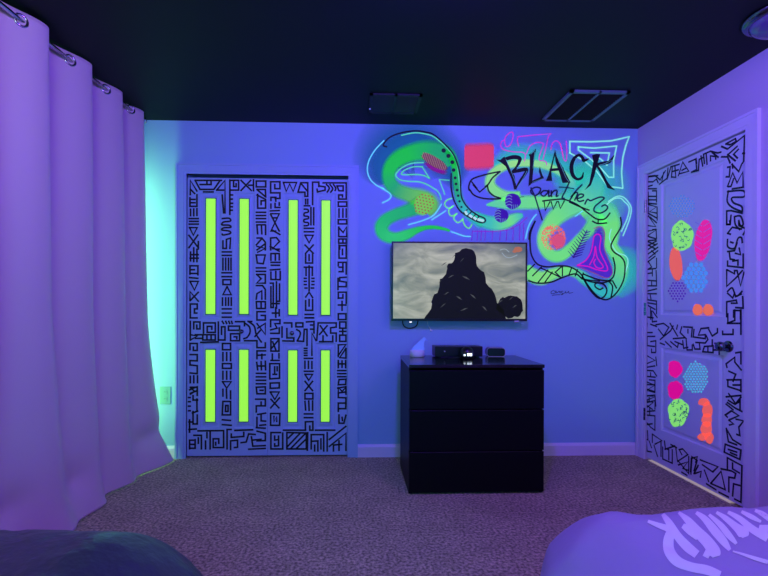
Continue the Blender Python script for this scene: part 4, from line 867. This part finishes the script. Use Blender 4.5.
# cables and outlet
def cable(name, pts, r, m, label, Y):
    mb = MB(); mb.tube([onY(p[0], p[1], Y) for p in smooth_line(pts, 6)], r, 8); return tag(mb.build(name, m, smooth=True), label, 'cable')
cable('power_cable', [(402.5,318),(403,324),(405.5,327.2),(409.5,328.3),(414,327.4),(417,324.8),(418.5,318)], .0045, M['plastic'], 'black cable looping below the television edge', D - .0055)
c2 = cable('lamp_cable', [(427.3,318),(427.6,323.5),(429,327),(431,330)], .003, M['white'], 'thin white cable ending in a small plug under the television', D - .006)
mb = MB(); p = onY(431.2, 330.4, D - .008); mb.box(p.x - .009, p.x + .009, D - .014, D - .002, p.z - .006, p.z + .006); mb.build('plug', M['white'], c2, bevel=.002)
p, q = onY(160.2, 404, D), onY(171, 386.6, D)
ol = thing('wall_outlet', ((p.x + q.x) / 2, D, p.z), 'double wall outlet plate lit teal beside the curtain', 'outlet')
mb = MB(); M['plate'] = mat('sea_green_plate', (.22, .48, .46), .4)
mb.box(p.x, q.x, D - .006, D - .0002, p.z, q.z); mb.build('cover_plate', M['plate'], ol, bevel=.002)
for zz in (.70, .30):
    cxx, czz = (p.x + q.x) / 2, p.z + (q.z - p.z) * zz
    mb = MB(); prism(mb, [(a, b - .016) for a, b in rrect(.030, .032, .010)], (cxx, D - .006, czz), -.002, .003, 0); rc = mb.build('receptacle', M['plate'], ol)
    mb = MB()
    for s_ in (-.006, .006): mb.box(cxx + s_ - .001, cxx + s_ + .001, D - .0086, D - .007, czz - .002, czz + .007)
    mb.build('slots', M['plastic'], rc)

# ------------------------------------------------------------------ ceiling: return grille, small register, lamp
vr = thing('return_grille', (1.51, 2.81, H), 'large dark square ceiling return grille with two louvred halves, closer to the door', 'vent')
a, b, c, d = 1.325, 1.698, 2.605, 3.03
mb = MB()
for (q0, q1, q2, q3) in ((a, b, c, c + .022), (a, b, d - .022, d), (a, a + .022, c, d), (b - .022, b, c, d)): mb.box(q0, q1, q2, q3, H - .014, H - .0003)
mb.build('frame', M['vent'], vr)
mb = MB(); mb.box((a + b) / 2 - .007, (a + b) / 2 + .007, c, d, H - .014, H - .003); mb.build('mullion', M['vent'], vr)
mb = MB(); mb.box(a + .01, b - .01, c + .01, d - .01, H - .003, H - .0005); mb.build('duct_shade_sheet', M['ventdark'], vr)  # black sheet under the solid ceiling stands in for shade inside the duct
mb = MB()
for i in range(17):
    y = c + .030 + i * (d - c - .06) / 16
    mb.add([(a + .02, y - .007, H - .003), (b - .02, y - .007, H - .003), (b - .02, y + .006, H - .011), (a + .02, y + .006, H - .011)], [(0, 1, 2, 3)])
mb.build('louvres', M['ventdark'], vr)
vs_ = thing('supply_register', (.26, 2.83, H), 'small dark ceiling register almost lost in the black ceiling', 'vent')
a, b, c, d = .095, .425, 2.70, 2.97
mb = MB()
for (q0, q1, q2, q3) in ((a, b, c, c + .02), (a, b, d - .02, d), (a, a + .02, c, d), (b - .02, b, c, d), ((a + b) / 2 - .008, (a + b) / 2 + .008, c, d)): mb.box(q0, q1, q2, q3, H - .010, H - .0003)
mb.build('frame', mat('black_enamel', (.010, .012, .02), .6), vs_)
mb = MB(); mb.box(a + .01, b - .01, c + .01, d - .01, H - .0025, H - .0005); mb.build('duct_shade_sheet', M['ventdark'], vs_)  # black sheet again in place of the duct's inner shade
mb = MB()
for i in range(9):
    y = c + .035 + i * (d - c - .07) / 8
    for xx0, xx1 in ((a + .02, (a + b) / 2 - .008), ((a + b) / 2 + .008, b - .02)):
        mb.add([(xx0, y - .008, H - .003), (xx1, y - .008, H - .003), (xx1, y + .007, H - .009), (xx0, y + .007, H - .009)], [(0, 1, 2, 3)])
mb.build('louvres', mat('black_blade', (.01, .014, .03), .35), vs_)
p = onZ(369.8, 108.8, H - .01); mb = MB(); mb.lathe([(.006, 0), (.006, .004), (.002, .005)], (p.x, p.y, H - .010), 'z', 12); mb.build('lever', M['white'], vs_)
lx, ly = 1.935, 1.90
cl = thing('ceiling_light', (lx, ly, H), 'unlit round glass ceiling light with a dark metal ring near the door', 'ceiling light')
mb = MB(); mb.lathe([(.140, 0), (.142, .010), (.132, .022), (.120, .030), (.112, .030)], (lx, ly, H), 'z', 40); mb.build('metal_ring', M['darkmetal'], cl, smooth=True)
mb = MB(); mb.lathe([(.114, .018), (.112, .034), (.098, .054), (.070, .072), (.036, .082), (.002, .085)], (lx, ly, H), 'z', 40)
mb.build('glass_shade', mat('smoky_glass', (.10, .07, .20), .08, spec=.8, coat=.5), cl, smooth=True)
mb = MB(); mb.lathe([(.012, .083), (.013, .092), (.006, .102), (.001, .103)], (lx, ly, H), 'z', 16); mb.build('finial', M['darkmetal'], cl, smooth=True)

# ------------------------------------------------------------------ curtain on its rod
def rod_x(y): return -1.49
RZ = 2.375
def rod_z(y): return 2.375 + .033 * (y - 1.96)
peaks = [.44, .77, 1.10, 1.43, 1.76, 2.08, 2.42, 2.736, 3.01]
def wave(y):
    if y <= peaks[0]: y = peaks[0]
    for a, b in zip(peaks, peaks[1:]):
        if y <= b:
            t = (y - a) / (b - a)
            return math.cos(PI * t / .36) if t < .36 else -math.cos(PI * (t - .36) / .64)
    return 1 - (y - peaks[-1]) * 8
from mathutils import noise as NZ
def curtain_pt(s, v):
    """s along the rod (metres), v 0 at the hem to 1 at the top"""
    z = .006 + v * (min(rod_z(s) + .042, H - .006) - .006); dn = 1 - v
    low = max(0, (dn - .55) / .45)
    amp = .040 * (1 - .15 * min(1, dn * 1.6)) * (1 - .35 * low)
    y = s
    endf = max(0.0, (s - 2.55) / .485)
    y += .075 * endf * low ** 1.6 + .015 * endf * dn
    x = rod_x(s) + amp * wave(s + .05 * low * math.sin(s * 5)) + .03 * dn + .035 * low * math.sin(3.1 * s + 1.0)
    x += endf * (.035 * dn + .115 * low ** 1.4)
    x += .020 * NZ.noise(Vector((s * 2.6, v * 2.2, 3.3))) * dn
    x += .030 * max(0, 1 - v / .10) ** 2 * (1 + .5 * math.sin(9 * s))
    # slack folds where the cloth meets the carpet
    for (cs, cv, dx, ws, wv) in ((2.93, .085, -.045, .10, .028), (2.30, .075, -.03, .07, .03), (1.9, .09, -.03, .08, .03)):
        x += dx * math.exp(-((s - cs) / ws) ** 2 - ((v - cv - .05 * (s - cs)) / wv) ** 2)
    return Vector((max(x, XL + .02), min(y, D - .02), z))
cur = thing('curtain', (-1.45, 2.0, 0), 'long pale satin curtain lit purple, hanging on a nickel rod to the carpet', 'curtain')
mb = MB(); NU, NV = 330, 120; s0, s1 = .44, 3.02
for j in range(NV + 1):
    for i in range(NU + 1): mb.v.append(tuple(curtain_pt(s0 + (s1 - s0) * i / NU, j / NV)))
mb.f = [(j * (NU + 1) + i, j * (NU + 1) + i + 1, (j + 1) * (NU + 1) + i + 1, (j + 1) * (NU + 1) + i) for j in range(NV) for i in range(NU)]
mcur = mat('satin_cloth', (.70, .50, .54), .55, sheen=.25, bump=(60, .05, .002))
cf = mb.build('cloth', mcur, cur, smooth=True); k = cf.modifiers.new('t', 'SOLIDIFY'); k.thickness = .002
mb = MB(); mb.tube([curtain_pt(s0 + (s1 - s0) * i / 200, .0035) + Vector((.002, 0, 0)) for i in range(201)], .0035, 6); mb.build('hem', mcur, cur, smooth=True)
for a, b in zip(peaks, peaks[1:]):
    for t in (.18, .68):
        y = a + (b - a) * t; e = .004
        p = Vector((rod_x(y), y, rod_z(y))); tg = Vector((rod_x(y + e) + .040 * wave(y + e) - rod_x(y - e) - .040 * wave(y - e), 2 * e, 0)).normalized(); q = Vector((0, 0, 1))
        mb = MB(); mb.tube([p + (tg * math.cos(2 * PI * k / 28) + q * math.sin(2 * PI * k / 28)) * .025 for k in range(28)], .0065, 8, closed=True)
        mb.build('grommet', M['chrome'], cur, smooth=True)
rod = thing('curtain_rod', (-1.46, 2.0, RZ), 'thin polished nickel curtain rod with a round end knob, close under the ceiling', 'curtain rod')
mb = MB(); mb.tube([(rod_x(.3), .3, rod_z(.3)), (rod_x(3.075), 3.075, rod_z(3.075))], .0105, 14); mb.build('pole', M['chrome'], rod, smooth=True)
RZ = rod_z(3.09)
mb = MB(); mb.sphere((rod_x(3.09), 3.09, RZ), .021, 16); mb.lathe([(.015, -.030), (.015, -.022)], (rod_x(3.09), 3.09, RZ), 'Y', 14); mb.build('finial', M['chrome'], rod, smooth=True)
mb = MB(); yb = 3.062; mb.tube([(XL + .004, yb, RZ), (rod_x(yb) - .0, yb, RZ)], .006, 8); mb.lathe([(.022, 0), (.022, .006)], (XL + .007, yb, RZ), 'X', 16); mb.build('bracket', M['chrome'], rod)

# ------------------------------------------------------------------ comforters on the two beds
def comforter(name, x0, x1, y0, y1, zt, m, label, seed):
    rc = .16; st = .016; mb = MB()
    xs = [x0 - .22 + st * i for i in range(int((x1 - x0 + .44) / st) + 1)]; ys = [y0 - .22 + st * i for i in range(int((y1 - y0 + .44) / st) + 1)]
    cx, cy, hx, hy = (x0 + x1) / 2, (y0 + y1) / 2, (x1 - x0) / 2, (y1 - y0) / 2
    def z_at(x, y):
        qx, qy = abs(x - cx) - hx + rc, abs(y - cy) - hy + rc
        d = math.hypot(max(qx, 0), max(qy, 0)) + min(max(qx, qy), 0) - rc
        d += .022 * NZ.noise(Vector((x * 5, y * 5, seed))) * (1 if d > -.1 else .4)
        t = d + .15; z = zt if t < 0 else zt - .15 * (t / .25) ** 2 if t < .25 else zt - .15 - (t - .25) * 6.0
        side = min(1, max(0, (d + .22) / .2))
        z += .004 * NZ.noise(Vector((x * 4.2, y * 4.2, seed + 5))) - (.004 + .009 * side) * abs(NZ.noise(Vector((x * 7 + y * 3, y * 6 - x * 4, seed + 2)))) - .005 * abs(NZ.noise(Vector((x * 17, y * 14, seed + 9))))
        z -= .004 * max(0, 1 - abs((x * .8 + y * .6 - seed * .13) % .36 - .18) / .02)      # stitched channels
        return max(z, .004)
    nx, ny = len(xs), len(ys)
    for y in ys:
        for x in xs: mb.v.append((x, y, z_at(x, y)))
    mb.f = [(j * nx + i, j * nx + i + 1, (j + 1) * nx + i + 1, (j + 1) * nx + i) for j in range(ny - 1) for i in range(nx - 1)
            if max(mb.v[k][2] for k in (j * nx + i, j * nx + i + 1, (j + 1) * nx + i + 1, (j + 1) * nx + i)) > .005]
    t = thing(name, (cx, cy, 0), label, 'comforter')
    o = mb.build('cover', m, t, smooth=True)
    return t, BVHTree.FromPolygons([Vector(v) for v in mb.v], mb.f)
cl_, bvh_l = comforter('comforter', -1.13, -.43, -1.1, 1.075, .613, mat('charcoal_satin', (.040, .045, .050), .36, spec=.6, bump=(11, .7, .02)), 'dark charcoal satin comforter on the bed beside the curtain', 1.3)
cr_, bvh_r = comforter('comforter', .555, 1.60, -1.1, 1.15, .607, mat('violet_satin', (.43, .34, .47), .42, spec=.5, bump=(9, .45, .015)), 'violet satin comforter with pale brush lettering, on the bed beside the door', 4.1)
def print_on(bvh, parent, pts, name, m, off=.0022, label=None):
    """printed stroke (px, py, width px) laid on the cloth"""
    pts = smooth_line(pts, 8); p2 = [(p[0], p[1]) for p in pts]; of = offsets(p2); mb = MB(); rows = []
    for (p, o, q) in zip(p2, of, pts):
        row = []
        for k in (-.5, -.25, 0, .25, .5):
            dv = dirpx(p[0] + o[0] * q[2] * k, p[1] + o[1] * q[2] * k).normalized(); hit = bvh.ray_cast(POS, dv)
            if hit[0] is None or hit[1].z == 0: row = None; break
            nn = hit[1] if hit[1].z > 0 else -hit[1]; row.append(hit[0] + nn * off)
        if row: rows.append(row)
        elif rows: break
    if len(rows) < 2: return
    for r in rows: mb.v += [tuple(x) for x in r]
    mb.f = [(i * 5 + j, i * 5 + j + 1, i * 5 + 6 + j, i * 5 + 5 + j) for i in range(len(rows) - 1) for j in range(4)]
    o = mb.build(name, m, parent, smooth=True)
    if label: o['label'] = label
B5 = crop(620, 500, 5.19); mp = mat('pale_lilac_print', (.95, .93, .74), .5)
for i, l in enumerate(([(222,75,20),(255,120,36),(300,190,44),(350,245,50),(400,285,44)], [(272,150,44),(252,210,54),(258,270,56),(300,322,54),(370,350,48),(450,366,50),(520,392,40)], [(145,112,16),(195,132,26),(255,152,36)],
          [(305,66,14),(350,105,36),(395,160,54),(450,215,60),(490,270,64),(500,296,40)], [(325,135,26),(365,160,46),(410,190,50)], [(440,270,50),(470,285,50)],
          [(395,66,18),(440,100,34),(495,165,46),(540,220,40),(570,262,18)], [(462,78,16),(520,130,30),(565,185,34),(605,230,16)],
          [(500,66,16),(545,95,28),(600,140,40),(640,175,60),(650,195,30)], [(560,64,18),(620,98,30),(690,155,40),(768,200,44)],
          [(630,62,16),(680,88,26),(732,115,14)], [(700,56,16),(735,72,26),(775,100,30)], [(720,150,40),(770,160,60)], [(585,268,8),(640,285,14),(700,305,20),(768,325,22)])):
    print_on(bvh_r, cr_, B5(l), 'print_stroke', mp, .0008 + .0002 * (i % 3), 'pale lilac printed brush letter stroke')
